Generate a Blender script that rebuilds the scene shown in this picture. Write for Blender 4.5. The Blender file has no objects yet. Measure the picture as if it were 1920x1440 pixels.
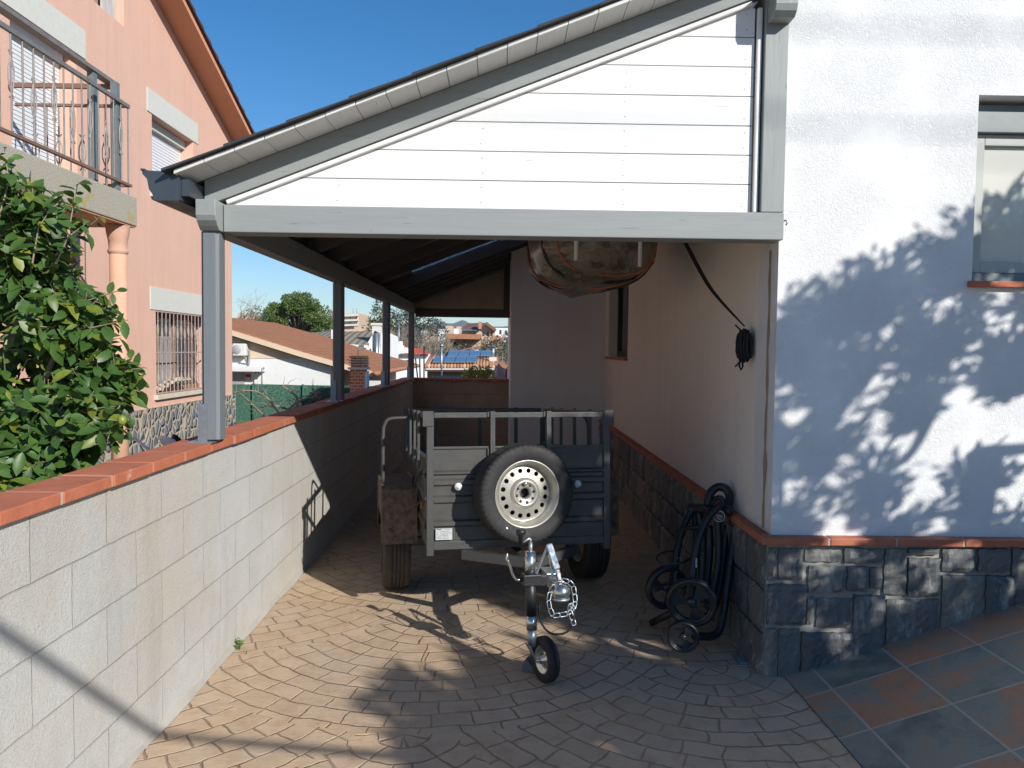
SUN, SKY, SKY_DUST, SKY_OZ, HAZE, EXPO, SKY_SAT = 5.0, .105, .2, 4.0, 1e-4, 0.3, 1.32
import bpy, math, random
from mathutils import Vector, Matrix, Euler
random.seed(7)
R = random.Random(11)
S = bpy.context.scene
COL = S.collection
PI = math.pi
def U(a, b): return R.uniform(a, b)

# ---------------------------------------------------------------- camera
CAMZ = 1.45; F = 1440.0
ROLL, PITCH, YAW = 0.0124, 0.0450, -0.0131
camd = bpy.data.cameras.new('camera'); cam = bpy.data.objects.new('camera', camd); COL.objects.link(cam)
camd.sensor_width = 36.0; camd.lens = 36.0 * F / 1920.0; camd.clip_end = 30000; camd.clip_start = 0.05
CM = Matrix.Rotation(YAW, 4, 'Z') @ Matrix.Rotation(PI/2 - PITCH, 4, 'X') @ Matrix.Rotation(ROLL, 4, 'Z')
CM.translation = Vector((0, 0, CAMZ))
cam.matrix_world = CM
S.camera = cam
RM = CM.to_3x3()
def ray(px, py):
    return RM @ Vector(((px - 960) / F, -(py - 720) / F, -1.0))
def P(px, py, Y=None, X=None, Z=None):
    d = ray(px, py)
    if Y is not None: t = Y / d.y
    elif X is not None: t = X / d.x
    else: t = (Z - CAMZ) / d.z
    return Vector((d.x * t, d.y * t, CAMZ + d.z * t))

# ---------------------------------------------------------------- mesh builder
class MB:
    def __init__(s): s.v = []; s.f = []; s.m = []; s.sm = []
    def add(s, vs, fs, mi=0, smooth=False):
        o = len(s.v); s.v.extend([tuple(v) for v in vs])
        for f in fs: s.f.append(tuple(i + o for i in f)); s.m.append(mi); s.sm.append(smooth)
        return s
    def box(s, x0, x1, y0, y1, z0, z1, mi=0):
        vs = [(x0,y0,z0),(x1,y0,z0),(x1,y1,z0),(x0,y1,z0),(x0,y0,z1),(x1,y0,z1),(x1,y1,z1),(x0,y1,z1)]
        return s.add(vs, [(0,3,2,1),(4,5,6,7),(0,1,5,4),(1,2,6,5),(2,3,7,6),(3,0,4,7)], mi)
    def hexa(s, vs, mi=0):
        return s.add(vs, [(0,3,2,1),(4,5,6,7),(0,1,5,4),(1,2,6,5),(2,3,7,6),(3,0,4,7)], mi)
    def bar(s, a, b, w, h, up=(0,0,1), mi=0):
        a = Vector(a); b = Vector(b); d = (b - a).normalized(); up = Vector(up)
        r = d.cross(up)
        if r.length < 1e-4: r = d.cross(Vector((0,1,0)))
        r.normalize(); u = r.cross(d).normalized()
        r = r * (w/2); u = u * (h/2)
        vs = [a-r-u, a+r-u, b+r-u, b-r-u, a-r+u, a+r+u, b+r+u, b-r+u]
        return s.hexa(vs, mi)
    def extrude(s, poly, vec, mi=0):
        n = len(poly); vec = Vector(vec)
        vs = [Vector(p) for p in poly] + [Vector(p) + vec for p in poly]
        fs = [tuple(range(n)), tuple(range(2*n-1, n-1, -1))]
        for i in range(n):
            j = (i+1) % n; fs.append((i, i+n, j+n, j))
        return s.add(vs, fs, mi)
    def tube(s, pts, r, n=8, mi=0, cap=True, smooth=True):
        pts = [Vector(p) for p in pts]; k = len(pts)
        if not hasattr(r, '__len__'): r = [r]*k
        vs = []; prev = None
        for i, p in enumerate(pts):
            if i == 0: d = pts[1]-pts[0]
            elif i == k-1: d = pts[-1]-pts[-2]
            else: d = (pts[i+1]-pts[i-1])
            d.normalize()
            if prev is None:
                a = Vector((0,0,1)) if abs(d.z) < .9 else Vector((1,0,0))
                x = d.cross(a).normalized()
            else:
                x = prev - d * prev.dot(d)
                if x.length < 1e-5: x = d.cross(Vector((0,0,1)))
                x.normalize()
            prev = x; y = d.cross(x)
            for j in range(n):
                t = 2*PI*j/n; vs.append(p + (x*math.cos(t) + y*math.sin(t))*r[i])
        fs = []
        for i in range(k-1):
            for j in range(n):
                a = i*n+j; b = i*n+(j+1)%n; fs.append((a, b, b+n, a+n))
        if cap: fs.append(tuple(range(n-1, -1, -1))); fs.append(tuple(range((k-1)*n, k*n)))
        return s.add(vs, fs, mi, smooth)
    def lathe(s, prof, n, M=None, mi=0, smooth=True, mod=None):
        # prof list of (r, h): revolve round local Y, h along Y
        M = M or Matrix.Identity(4); vs = []; k = len(prof)
        for j in range(n):
            t = 2*PI*j/n
            for i, (r, h) in enumerate(prof):
                if mod: r = mod(r, h, i, j)
                vs.append(M @ Vector((r*math.cos(t), h, r*math.sin(t))))
        fs = []
        for j in range(n):
            j2 = (j+1) % n
            for i in range(k-1): fs.append((j*k+i, j*k+i+1, j2*k+i+1, j2*k+i))
        return s.add(vs, fs, mi, smooth)
    def sphere(s, c, r, n=12, mi=0, M=None):
        rx, ry, rz = r if hasattr(r, '__len__') else (r, r, r)
        vs = []; fs = []; m = n//2; c = Vector(c)
        for i in range(m+1):
            a = PI*i/m
            for j in range(n):
                t = 2*PI*j/n; v = Vector((rx*math.sin(a)*math.cos(t), ry*math.sin(a)*math.sin(t), rz*math.cos(a)))
                if M: v = M @ v
                vs.append(c+v)
        for i in range(m):
            for j in range(n):
                j2 = (j+1)%n; fs.append((i*n+j, (i+1)*n+j, (i+1)*n+j2, i*n+j2))
        return s.add(vs, fs, mi, True)
    def build(s, name, mat, parent=None, bevel=0, loc=None):
        me = bpy.data.meshes.new(name); me.from_pydata([tuple(v) for v in s.v], [], s.f)
        mats = mat if isinstance(mat, (list, tuple)) else [mat]
        for x in mats: me.materials.append(x)
        me.polygons.foreach_set('material_index', s.m); me.polygons.foreach_set('use_smooth', s.sm)
        me.update()
        o = bpy.data.objects.new(name, me); COL.objects.link(o)
        if parent: o.parent = parent
        if loc: o.location = loc
        if bevel:
            b = o.modifiers.new('bevel', 'BEVEL'); b.width = bevel; b.segments = 2; b.limit_method = 'ANGLE'; b.angle_limit = math.radians(40)
        return o
def tag(o, label=None, cat=None, group=None, kind=None):
    if label: o['label'] = label
    if cat: o['category'] = cat
    if group: o['group'] = group
    if kind: o['kind'] = kind
    return o
def thing(name, label, cat, loc=(0,0,0), rz=0, group=None):
    o = bpy.data.objects.new(name, None); COL.objects.link(o); o.empty_display_size = .1
    o.location = loc; o.rotation_euler = (0, 0, rz)
    return tag(o, label, cat, group)
def B(name, mat, parent, *box, bevel=0):
    return MB().box(*box).build(name, mat, parent, bevel)
def smooth_path(pts, n=6):
    pts = [Vector(p) for p in pts]; out = []
    for i in range(len(pts)-1):
        p0 = pts[max(i-1,0)]; p1 = pts[i]; p2 = pts[i+1]; p3 = pts[min(i+2, len(pts)-1)]
        for k in range(n):
            t = k/n
            out.append(.5*((2*p1)+(p2-p0)*t+(2*p0-5*p1+4*p2-p3)*t*t+(3*p1-p0-3*p2+p3)*t**3))
    out.append(pts[-1]); return out

# ---------------------------------------------------------------- node helpers
class E:
    def __init__(s, nt, sock): s.nt = nt; s.s = sock
    def op(s, o, b=None, c=None):
        n = s.nt.nodes.new('ShaderNodeMath'); n.operation = o
        for i, x in enumerate((s, b, c)):
            if x is None: continue
            if isinstance(x, E): s.nt.links.new(x.s, n.inputs[i])
            else: n.inputs[i].default_value = x
        return E(s.nt, n.outputs[0])
    def rop(s, o, a):
        n = s.nt.nodes.new('ShaderNodeMath'); n.operation = o
        n.inputs[0].default_value = a; s.nt.links.new(s.s, n.inputs[1]); return E(s.nt, n.outputs[0])
    def __add__(s, b): return s.op('ADD', b)
    def __sub__(s, b): return s.op('SUBTRACT', b)
    def __mul__(s, b): return s.op('MULTIPLY', b)
    def __truediv__(s, b): return s.op('DIVIDE', b)
    __radd__ = __add__; __rmul__ = __mul__
    def __rsub__(s, a): return s.rop('SUBTRACT', a)
    def lt(s, b): return s.op('LESS_THAN', b)
    def gt(s, b): return s.op('GREATER_THAN', b)
    def floor(s): return s.op('FLOOR')
    def fract(s): return s.op('FRACT')
    def sqrt(s): return s.op('SQRT')
    def abs(s): return s.op('ABSOLUTE')
    def min(s, b): return s.op('MINIMUM', b)
    def max(s, b): return s.op('MAXIMUM', b)
def mixv(c, a, b): return a + (b - a) * c      # c=1 -> b
class NT:
    def __init__(s, name):
        s.mat = bpy.data.materials.new(name); s.mat.use_nodes = True; s.nt = s.mat.node_tree
        s.b = s.nt.nodes['Principled BSDF']; s.tc = s.new('ShaderNodeTexCoord'); s.P = s.tc.outputs['Object']
        s.out = s.nt.nodes['Material Output']
    def new(s, t, **k):
        n = s.nt.nodes.new(t)
        for a, v in k.items(): setattr(n, a, v)
        return n
    def L(s, a, b): s.nt.links.new(a.s if isinstance(a, E) else a, b)
    def map(s, scale=(1,1,1), src=None, rot=(0,0,0), loc=(0,0,0)):
        n = s.new('ShaderNodeMapping'); s.L(src or s.P, n.inputs[0])
        n.inputs['Scale'].default_value = scale; n.inputs['Rotation'].default_value = rot; n.inputs['Location'].default_value = loc
        return n.outputs[0]
    def noise(s, scale, detail=4, rough=.6, src=None, dist=0):
        n = s.new('ShaderNodeTexNoise'); s.L(src or s.P, n.inputs['Vector'])
        n.inputs['Scale'].default_value = scale; n.inputs['Detail'].default_value = detail
        n.inputs['Roughness'].default_value = rough; n.inputs['Distortion'].default_value = dist
        return n.outputs['Fac']
    def ramp(s, fac, stops, const=False):
        n = s.new('ShaderNodeValToRGB'); s.L(fac, n.inputs[0]); el = n.color_ramp.elements
        if const: n.color_ramp.interpolation = 'CONSTANT'
        while len(el) < len(stops): el.new(.5)
        for e, (p, c) in zip(el, stops):
            e.position = p; e.color = (c[0], c[1], c[2], 1) if hasattr(c, '__len__') else (c, c, c, 1)
        return n.outputs[0]
    def mix(s, fac, a, b, mode='MIX'):
        n = s.new('ShaderNodeMix', data_type='RGBA', blend_type=mode)
        for x, i in ((fac, 0), (a, 6), (b, 7)):
            if isinstance(x, E): s.L(x.s, n.inputs[i])
            elif hasattr(x, 'is_linked') : s.L(x, n.inputs[i])
            elif hasattr(x, '__len__'): n.inputs[i].default_value = (x[0], x[1], x[2], 1)
            else: n.inputs[i].default_value = x
        return n.outputs[2]
    def bump(s, h, strength=.3, dist=.01, prev=None):
        n = s.new('ShaderNodeBump'); s.L(h, n.inputs['Height']); n.inputs['Strength'].default_value = strength
        n.inputs['Distance'].default_value = dist
        if prev: s.L(prev, n.inputs['Normal'])
        return n.outputs[0]
    def fin(s, color=None, rough=None, normal=None, metal=None, **k):
        for v, nm in ((color, 'Base Color'), (rough, 'Roughness'), (normal, 'Normal'), (metal, 'Metallic')):
            if v is None: continue
            i = s.b.inputs[nm]
            if isinstance(v, E) or hasattr(v, 'is_linked'): s.L(v, i)
            elif hasattr(v, '__len__'): i.default_value = (v[0], v[1], v[2], 1)
            else: i.default_value = v
        for a, v in k.items(): s.b.inputs[a].default_value = v
        return s.mat
    def xyz(s, src=None):
        n = s.new('ShaderNodeSeparateXYZ'); s.L(src or s.P, n.inputs[0])
        return [E(s.nt, o) for o in n.outputs]
    def comb(s, x, y, z=0):
        n = s.new('ShaderNodeCombineXYZ')
        for i, v in enumerate((x, y, z)):
            if isinstance(v, E): s.L(v.s, n.inputs[i])
            else: n.inputs[i].default_value = v
        return n.outputs[0]
    def e(s, sock): return E(s.nt, sock)

def mk(name, c, c2=None, ns=6, rough=.6, bump=0, bs=60, metal=0, stretch=(1,1,1), rv=.1, spots=None, bd=.004, **k):
    t = NT(name); c2 = c2 or tuple(x*.78 for x in c)
    src = t.map(stretch)
    col = t.mix(t.ramp(t.noise(ns, 5, .65, src), [(.3, 0), (.7, 1)]), c, c2)
    fine = t.noise(bs, 3, .6, src)
    if spots:
        sc, sp, lo = spots
        col = t.mix(t.ramp(t.noise(sp, 6, .7), [(lo, 0), (lo+.08, 1)]), col, sc)
    rr = t.ramp(t.noise(ns*3, 3), [(.2, max(0, rough-rv)), (.8, min(1, rough+rv))])
    nrm = t.bump(fine, bump, bd) if bump else None
    return t.fin(col, rr, nrm, metal, **k)

M = {}
def stucco(name, c, c2, bs=55, st=.6, streak=True, spots=None, sk=.35):
    t = NT(name)
    big = t.ramp(t.noise(.9, 5, .6), [(.3, 0), (.7, 1)])
    col = t.mix(big, c, c2)
    if streak:
        col = t.mix(t.ramp(t.noise(3, 5, .7, t.map((2.5, 2.5, .25))), [(.48, 0), (.85, sk)]), col, tuple(x*.72 for x in c))
    n1 = t.noise(bs, 4, .65, None, .8)
    v = t.new('ShaderNodeTexVoronoi'); t.L(t.map((1, 1, .6)), v.inputs['Vector']); v.inputs['Scale'].default_value = bs*.9
    h = t.e(n1) + t.e(v.outputs['Distance']) * .5
    return t.fin(col, .85, t.bump(h, st, .006))
def trowel(name, c, c2):
    # hand-troweled render: short curved ridges between smooth spots
    t = NT(name)
    col = t.mix(t.ramp(t.noise(.8, 4), [(.3, 0), (.7, 1)]), c, c2)
    a = t.noise(44, 5, .62, None, 2.0)
    w = t.ramp(a, [(.40, 0), (.52, 1), (.60, .25), (.8, 1)])
    m = t.ramp(t.noise(3.2, 3), [(.35, .15), (.6, 1)])
    h = t.e(w) * t.e(m) + t.e(t.noise(140, 2)) * .25
    return t.fin(col, .8, t.bump(h, .5, .006))
M['facade'] = trowel('white_render', (.80, .805, .80), (.755, .76, .76))
M['side'] = stucco('side_render', (.84, .79, .72), (.79, .74, .67), 70, .35)
M['jut'] = stucco('jut_render', (.80, .76, .73), (.76, .72, .69), 70, .3)
M['joint'] = mk('joint_filler', (.40, .31, .22), (.3, .23, .16), 12, .9, .5, 90)
M['pink'] = stucco('salmon_render', (.68, .425, .325), (.635, .395, .30), 40, .45, sk=.5)
M['pinktrim'] = mk('terracotta_soffit', (.62, .30, .18), (.56, .27, .16), 3, .8, .2)
M['lintel'] = mk('lintel_stone', (.60, .60, .55), (.54, .54, .49), 20, .85, .4, 120)
M['slab'] = mk('pebble_concrete', (.50, .46, .38), (.30, .28, .22), 60, .95, .8, 90, spots=((.40, .33, .12), 2.5, .56), bd=.01)
M['iron'] = mk('rusty_grey_iron', (.25, .25, .25), (.20, .17, .15), 9, .55, .2, 80, spots=((.23, .10, .05), 8, .6), metal=.3)
M['ironrust'] = mk('rusted_rail', (.22, .11, .07), (.16, .12, .10), 14, .8, .4, 80)
M['alu'] = mk('shutter_white', (.72, .73, .74), (.66, .67, .68), 4, .45)
M['greywood'] = None
def wood(name, c, c2, ax, knots=True):
    t = NT(name); st = [14, 14, 14]; st[ax] = .9
    g = t.noise(3.2, 6, .7, t.map(tuple(st)))
    col = t.mix(t.ramp(g, [(.3, 0), (.7, 1)]), c, c2)
    st2 = [5, 5, 5]; st2[ax] = 1.1
    k = t.noise(4.1, 3, .5, t.map(tuple(st2)), 1.5)
    col = t.mix(t.ramp(k, [(.70, 0), (.76, .55)]), col, tuple(x*.45 for x in c))
    st3 = [60, 60, 60]; st3[ax] = 2.5
    h = t.noise(2.5, 4, .7, t.map(tuple(st3)))
    cr = t.ramp(t.noise(1.7, 2, .5, t.map(tuple(v*1.4 for v in st3))), [(.24, 0), (.30, 1)])
    return t.fin(t.mix(cr, tuple(x*.5 for x in c), col), t.ramp(g, [(.2, .45), (.8, .62)]), t.bump(t.e(h) + t.e(cr)*.6, .25, .0025))
GW, GW2 = (.275, .295, .29), (.24, .258, .256)
M['gx'] = wood('grey_timber_x', GW, GW2, 0); M['gy'] = wood('grey_timber_y', GW, GW2, 1); M['gz'] = wood('grey_timber_z', GW, GW2, 2)
M['postwood'] = wood('post_timber', (.165, .185, .20), (.14, .157, .17), 2)
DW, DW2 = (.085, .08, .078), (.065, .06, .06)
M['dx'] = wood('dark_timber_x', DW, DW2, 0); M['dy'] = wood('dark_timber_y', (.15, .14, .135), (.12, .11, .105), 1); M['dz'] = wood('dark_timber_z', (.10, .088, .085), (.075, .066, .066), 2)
M['whitewood'] = wood('white_board', (.78, .78, .77), (.74, .74, .73), 0)
M['soffit'] = wood('white_soffit', (.66, .66, .64), (.60, .60, .58), 1)
M['slatbeige'] = mk('beige_slats', (.50, .42, .35), None, 5, .6)
M['shingle'] = mk('bitumen_shingle', (.055, .055, .06), (.035, .035, .04), 30, .95, .6, 300)
M['gutter'] = mk('anthracite_sheet', (.075, .09, .105), (.06, .07, .085), 3, .38, metal=.4, coat=0) if False else mk('anthracite_sheet', (.075, .09, .105), (.06, .07, .085), 3, .38, metal=.4)
M['galv'] = mk('galvanised_steel', (.42, .45, .48), (.30, .34, .38), 25, .42, .1, 60, metal=.75)
M['chrome'] = mk('zinc_plated', (.62, .63, .61), (.5, .52, .5), 14, .24, metal=.95)
M['terra'] = mk('terracotta_cap', (.47, .155, .082), (.37, .115, .06), 9, .75, .5, 70, spots=((.55, .42, .34), 14, .64))
M['mortar'] = mk('mortar', (.46, .40, .34), (.38, .33, .28), 30, .95, .6, 120)
M['footing'] = mk('mortar_footing', (.40, .39, .36), (.33, .31, .28), 6, .95, .6, 60)
M['glass'] = mk('window_glass', (.05, .06, .07), (.04, .05, .06), 1, .06, rv=.02)
M['black'] = mk('black_plastic', (.012, .012, .014), (.02, .02, .022), 10, .42, .1)
M['blackmetal'] = mk('black_painted_tube', (.012, .011, .011), (.018, .017, .017), 8, .42)
M['dkmetal'] = mk('dark_powder_coat', (.06, .06, .057), (.045, .045, .043), 7, .42, .25, 130, spots=((.30, .27, .22), 70, .715))
M['panel_plain'] = mk('dark_panel_paint', (.052, .051, .047), (.04, .039, .036), 4, .42, .15, 200, spots=((.34, .30, .24), 80, .73))
def panelm():
    t = NT('dark_panel_paint'); x, y, z = t.xyz()
    col = t.mix(t.ramp(t.noise(4, 5, .65), [(.3, 0), (.7, 1)]), (.055, .054, .050), (.042, .041, .038))
    low = t.ramp((z - .40) / .30, [(0, 1), (1, 0)])
    sp = t.ramp(t.e(t.noise(85, 5, .7)) + (t.e(low) - 1.0) * .16, [(.60, 0), (.66, 1)])
    col = t.mix(sp, col, (.36, .33, .27))
    dust = t.ramp(t.noise(3, 6, .7, t.map((1.5, 1, 5))), [(.45, 0), (.8, .35)])
    col = t.mix(dust, col, (.13, .12, .10))
    return t.fin(col, t.ramp(t.noise(9, 4), [(.3, .34), (.7, .6)]), t.bump(t.noise(160, 3), .2, .003))
M['panel'] = panelm()
M['dirty'] = mk('muddy_fender', (.20, .125, .075), (.035, .033, .032), 26, .8, .3, 90)
M['rubber'] = mk('tyre_rubber', (.014, .014, .015), (.024, .023, .022), 12, .72, .2, 90)
M['rubberbrown'] = mk('dusty_tyre', (.075, .055, .04), (.035, .032, .03), 14, .85, .2, 90)
M['rim'] = mk('silver_rim', (.42, .40, .35), (.35, .335, .29), 5, .4, metal=.55)
M['white'] = mk('white_plastic', (.72, .72, .72), (.64, .64, .64), 8, .4)
M['plate'] = mk('data_plate', (.55, .56, .56), (.46, .47, .47), 30, .4, metal=.3)
M['ink'] = mk('printed_ink', (.06, .06, .07), None, 5, .6)
M['orange'] = mk('orange_reflector', (.75, .16, .02), (.55, .1, .02), 8, .3)
M['rope'] = mk('black_webbing', (.012, .012, .012), (.02, .02, .02), 50, .85, .5, 200)
M['redstrap'] = mk('orange_cord', (.55, .15, .06), None, 30, .7)

# block wall (coords y,z)
def block_mat(name, axis, c1, c2, joint=(.30,.295,.275)):
    t = NT(name); x, y, z = t.xyz()
    wob = (t.e(t.noise(9, 3)) - .5) * .012; wob2 = (t.e(t.noise(13, 3)) - .5) * .010
    uv = t.comb((x if axis == 0 else y) + .13 + wob, z + wob2, 0)
    b = t.new('ShaderNodeTexBrick'); t.L(uv, b.inputs['Vector'])
    b.offset = .5; b.inputs['Scale'].default_value = 1; b.inputs['Brick Width'].default_value = .4; b.inputs['Row Height'].default_value = .2
    b.inputs['Mortar Size'].default_value = .0028; b.inputs['Mortar Smooth'].default_value = .6; b.inputs['Bias'].default_value = -.1
    b.inputs['Color1'].default_value = (*c1, 1); b.inputs['Color2'].default_value = (*c2, 1); b.inputs['Mortar'].default_value = (*joint, 1)
    col = b.outputs['Color']
    col = t.mix(t.ramp(t.noise(5, 3), [(.35, .75), (.6, 0)]), col, tuple((p+q)/2 for p, q in zip(c1, c2)))
    # whitish joint smears and stains
    sm = t.ramp(t.noise(2.2, 6, .7), [(.42, 0), (.72, .8)])
    col = t.mix(sm, col, tuple(v*1.12 for v in c1))
    col = t.mix(t.ramp(t.noise(1.1, 5, .65, t.map((1,1,1), None, (0,0,0), (4,3,2))), [(.44, 0), (.68, .85)]), col, (c2[0]*1.12, c2[1]*.99, c2[2]*.84))
    col = t.mix(t.ramp(t.noise(230, 2, .8), [(.52, 0), (.66, .6)]), col, (.24, .235, .22))
    col = t.mix(t.ramp(t.noise(1.6, 6, .72, t.map((3.2,3.2,.35))), [(.55, 0), (.78, .45)]), col, tuple(v*.62 for v in c2))
    g = t.noise(120, 5, .75); g2 = t.noise(14, 4, .6)
    h = t.e(g)*.5 + t.e(g2)*.35 - t.e(b.outputs['Fac'])*.8
    return t.fin(col, .92, t.bump(h, 1.0, .009))
M['blocky'] = block_mat('concrete_block_y', 1, (.50, .51, .495), (.435, .44, .42))
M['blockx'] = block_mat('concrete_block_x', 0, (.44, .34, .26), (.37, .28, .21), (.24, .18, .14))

# stamped concrete in fan courses
def fan_floor():
    t = NT('stamped_concrete'); 
    dn = t.new('ShaderNodeTexNoise'); t.L(t.P, dn.inputs['Vector']); dn.inputs['Scale'].default_value = 7; dn.inputs['Detail'].default_value = 3
    sub = t.new('ShaderNodeVectorMath', operation='SUBTRACT'); t.L(dn.outputs['Color'], sub.inputs[0]); sub.inputs[1].default_value = (.5,.5,.5)
    sc = t.new('ShaderNodeVectorMath', operation='SCALE'); t.L(sub.outputs[0], sc.inputs[0]); sc.inputs['Scale'].default_value = .05
    ad = t.new('ShaderNodeVectorMath', operation='ADD'); t.L(t.P, ad.inputs[0]); t.L(sc.outputs[0], ad.inputs[1])
    x, y, z = t.xyz(ad.outputs[0])
    x = x + .35; y = y + .42
    RR = 1.30; H = RR*.5; W = 2*RR; RW = RR/12.5
    jmax = ((y + RR) / H).floor()
    sel_d = None
    for k in range(0, 4):
        j = jmax - float(k)
        odd = (j * .5).fract() * 2.0
        xs = x + odd * RR + 50*W
        i = (xs / W).floor()
        lx = xs - i*W - RR
        ly = y - j*H
        d = (lx*lx + ly*ly).sqrt()
        cand = (d, lx, ly, i*7.31 + j*3.17)
        if sel_d is None: cands = [cand]; sel_d = True
        else: cands.append(cand)
    d, lx, ly, idn = cands[-1]
    for c in reversed(cands[:-1]):
        inside = c[0].lt(RR)
        d = mixv(inside, d, c[0]); lx = mixv(inside, lx, c[1]); ly = mixv(inside, ly, c[2]); idn = mixv(inside, idn, c[3])
    q = d / RW; ring = q.floor(); fr = q.fract()
    ang = lx.op('ARCTAN2', ly)
    rm = (ring + .5) * RW
    nseg = (rm * 5.8 + .9).floor().max(1.0) * 1.0    # stones per radian
    hs = ((ring * 12.9898 + idn * 4.17).op('SINE') * 43758.5).fract()
    a = ang * nseg + hs * 1.0
    fa = a.fract(); cell = a.floor()
    eR = fr.min(1.0 - fr) * RW
    eA = fa.min(1.0 - fa) / nseg * rm
    edge = eR.min(eA)
    rnd = ((ring * 78.233 + cell * 37.719 + idn * 9.13).op('SINE') * 43758.5).fract()
    # joint fades in and out, like a worn stamp
    worn = t.ramp(t.noise(2.6, 4, .6), [(.35, .0), (.6, 1)])
    wj = t.e(t.noise(23, 3)) * .005
    jn = t.new('ShaderNodeMapRange'); jn.interpolation_type = 'SMOOTHSTEP'
    t.L(edge, jn.inputs[0]); jn.inputs[1].default_value = .001; t.L(wj + .0035, jn.inputs[2]); jn.inputs[3].default_value = 1; jn.inputs[4].default_value = 0
    jf = t.e(jn.outputs[0])
    base = t.mix(rnd * .8, (.56, .408, .262), (.468, .333, .212))
    base = t.mix(t.ramp(t.noise(1.6, 6, .65), [(.35, 0), (.7, .85)]), base, (.48, .39, .30))
    base = t.mix(t.ramp(t.noise(9, 6, .7), [(.45, 0), (.75, .7)]), base, (.34, .22, .14))
    base = t.mix(t.ramp(t.noise(160, 3, .8), [(.58, 0), (.72, .5)]), base, (.48, .38, .29))
    col = t.mix(jf * (t.e(worn)*.55 + .12), base, (.15, .09, .062))
    slate = t.noise(16, 6, .7, t.map((1, 2.2, 1)), 1.0)
    h = t.e(slate) * .45 + t.e(t.noise(120, 3)) * .12 - jf * .9 + rnd*.15
    return t.fin(col, t.ramp(t.noise(5, 4), [(.3, .52), (.7, .72)]), t.bump(h, .8, .010))
M['floor'] = fan_floor()

# slate look tiles on the ramp; object coords u = along slope, v = y
def slate_tiles():
    t = NT('slate_floor_tiles'); x, y, z = t.xyz()
    gx = (x - 1.40) / .304; gy = (y - 3.142) / .336
    fx = gx.fract(); fy = gy.fract()
    edge = (fx.min(1.0 - fx) * .32).min(fy.min(1.0 - fy) * .336)
    cellr = ((gx.floor() * 12.98 + gy.floor() * 78.23).op('SINE') * 4375.85).fract()
    cellr2 = ((gx.floor() * 3.98 + gy.floor() * 18.73).op('SINE') * 9375.85).fract()
    off = t.comb(cellr * 17.0, cellr2 * 13.0, cellr * 5.0)
    ad = t.new('ShaderNodeVectorMath', operation='ADD'); t.L(t.P, ad.inputs[0]); t.L(off, ad.inputs[1])
    n1 = t.noise(3.1, 6, .62, ad.outputs[0], .7)
    fac = t.e(n1) + (cellr - .5) * .20
    col = t.ramp(fac, [(.34, (.12, .15, .13)), (.46, (.23, .25, .21)), (.53, (.34, .23, .15)), (.58, (.48, .22, .11)), (.74, (.36, .18, .11))])
    col = t.mix(t.ramp(t.noise(14, 6, .75, ad.outputs[0]), [(.42, 0), (.68, .75)]), col, (.25, .245, .215))
    col = t.mix(t.ramp(t.noise(40, 4, .8, ad.outputs[0]), [(.62, 0), (.7, .6)]), col, (.03, .03, .03))
    j = edge.lt(.0045)
    col = t.mix(j, col, (.42, .36, .30))
    h = t.e(t.noise(22, 6, .7, ad.outputs[0])) * .5 - j * .6
    return t.fin(col, t.ramp(n1, [(.3, .45), (.7, .65)]), t.bump(h, .6, .006))
M['tiles'] = slate_tiles()

def island(name, cols, ns=30, rough=.8, bump=.6, bs=40, lo=.0, stretch=(1,1,1), stain=None, **k):
    """colour picked per loose mesh island (stone, leaf, tile)"""
    t = NT(name); g = t.new('ShaderNodeNewGeometry')
    n = len(cols); col = t.ramp(g.outputs['Random Per Island'], [((i+.5)/n, c) for i, c in enumerate(cols)])
    src = t.map(stretch)
    col = t.mix(t.ramp(t.noise(ns, 6, .7, src), [(.35, 0), (.7, .75)]), col, tuple(v*.6 for v in cols[0]))
    if stain: col = t.mix(t.ramp(t.noise(stain[1], 6, .75, src), [(stain[2], 0), (stain[2]+.2, .8)]), col, stain[0])
    return t.fin(col, rough, t.bump(t.noise(bs, 6, .7, src), bump, .008), **k)
M['slate'] = island('slate_cladding', [(.10, .105, .11), (.155, .16, .155), (.20, .195, .175), (.115, .12, .125), (.23, .215, .18)], 9, .62, .9, 22, stretch=(1, 1, .35), stain=((.50, .49, .44), 9, .52))
M['slatejoint'] = mk('slate_joint', (.34, .33, .30), (.22, .21, .19), 20, .95, .5)
def leafmat(name, cols, rough=.35, trans=.25):
    t = NT(name); g = t.new('ShaderNodeNewGeometry'); n = len(cols)
    col = t.ramp(g.outputs['Random Per Island'], [((i+.5)/n, c) for i, c in enumerate(cols)])
    col = t.mix(t.ramp(t.noise(40, 3), [(.4, 0), (.7, .35)]), col, tuple(v*.6 for v in cols[0]))
    t.fin(col, rough, None)
    tr = t.new('ShaderNodeBsdfTranslucent'); t.L(t.mix(.5, col, (.25, .35, .03)), tr.inputs[0])
    mx = t.new('ShaderNodeMixShader'); mx.inputs[0].default_value = trans
    t.L(t.b.outputs[0], mx.inputs[1]); t.L(tr.outputs[0], mx.inputs[2]); t.L(mx.outputs[0], t.out.inputs[0])
    return t.mat
M['lemonleaf'] = leafmat('citrus_leaf', [(.04, .10, .02), (.07, .15, .03), (.04, .095, .022), (.09, .18, .035), (.055, .125, .025), (.24, .27, .03), (.07, .15, .03), (.045, .105, .02)], .45)
M['oleander'] = leafmat('shadow_tree_leaf', [(.12, .17, .07), (.16, .20, .09)], .5, .3)
M['bark'] = mk('bark', (.16, .12, .09), (.09, .07, .05), 20, .95, .8, 60)
M['twig'] = mk('pale_twig', (.36, .28, .21), (.22, .17, .13), 20, .95)
M['pine'] = leafmat('pine_needles', [(.09, .15, .03), (.13, .20, .04), (.06, .11, .025), (.16, .21, .05)], .6, .15)
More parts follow.
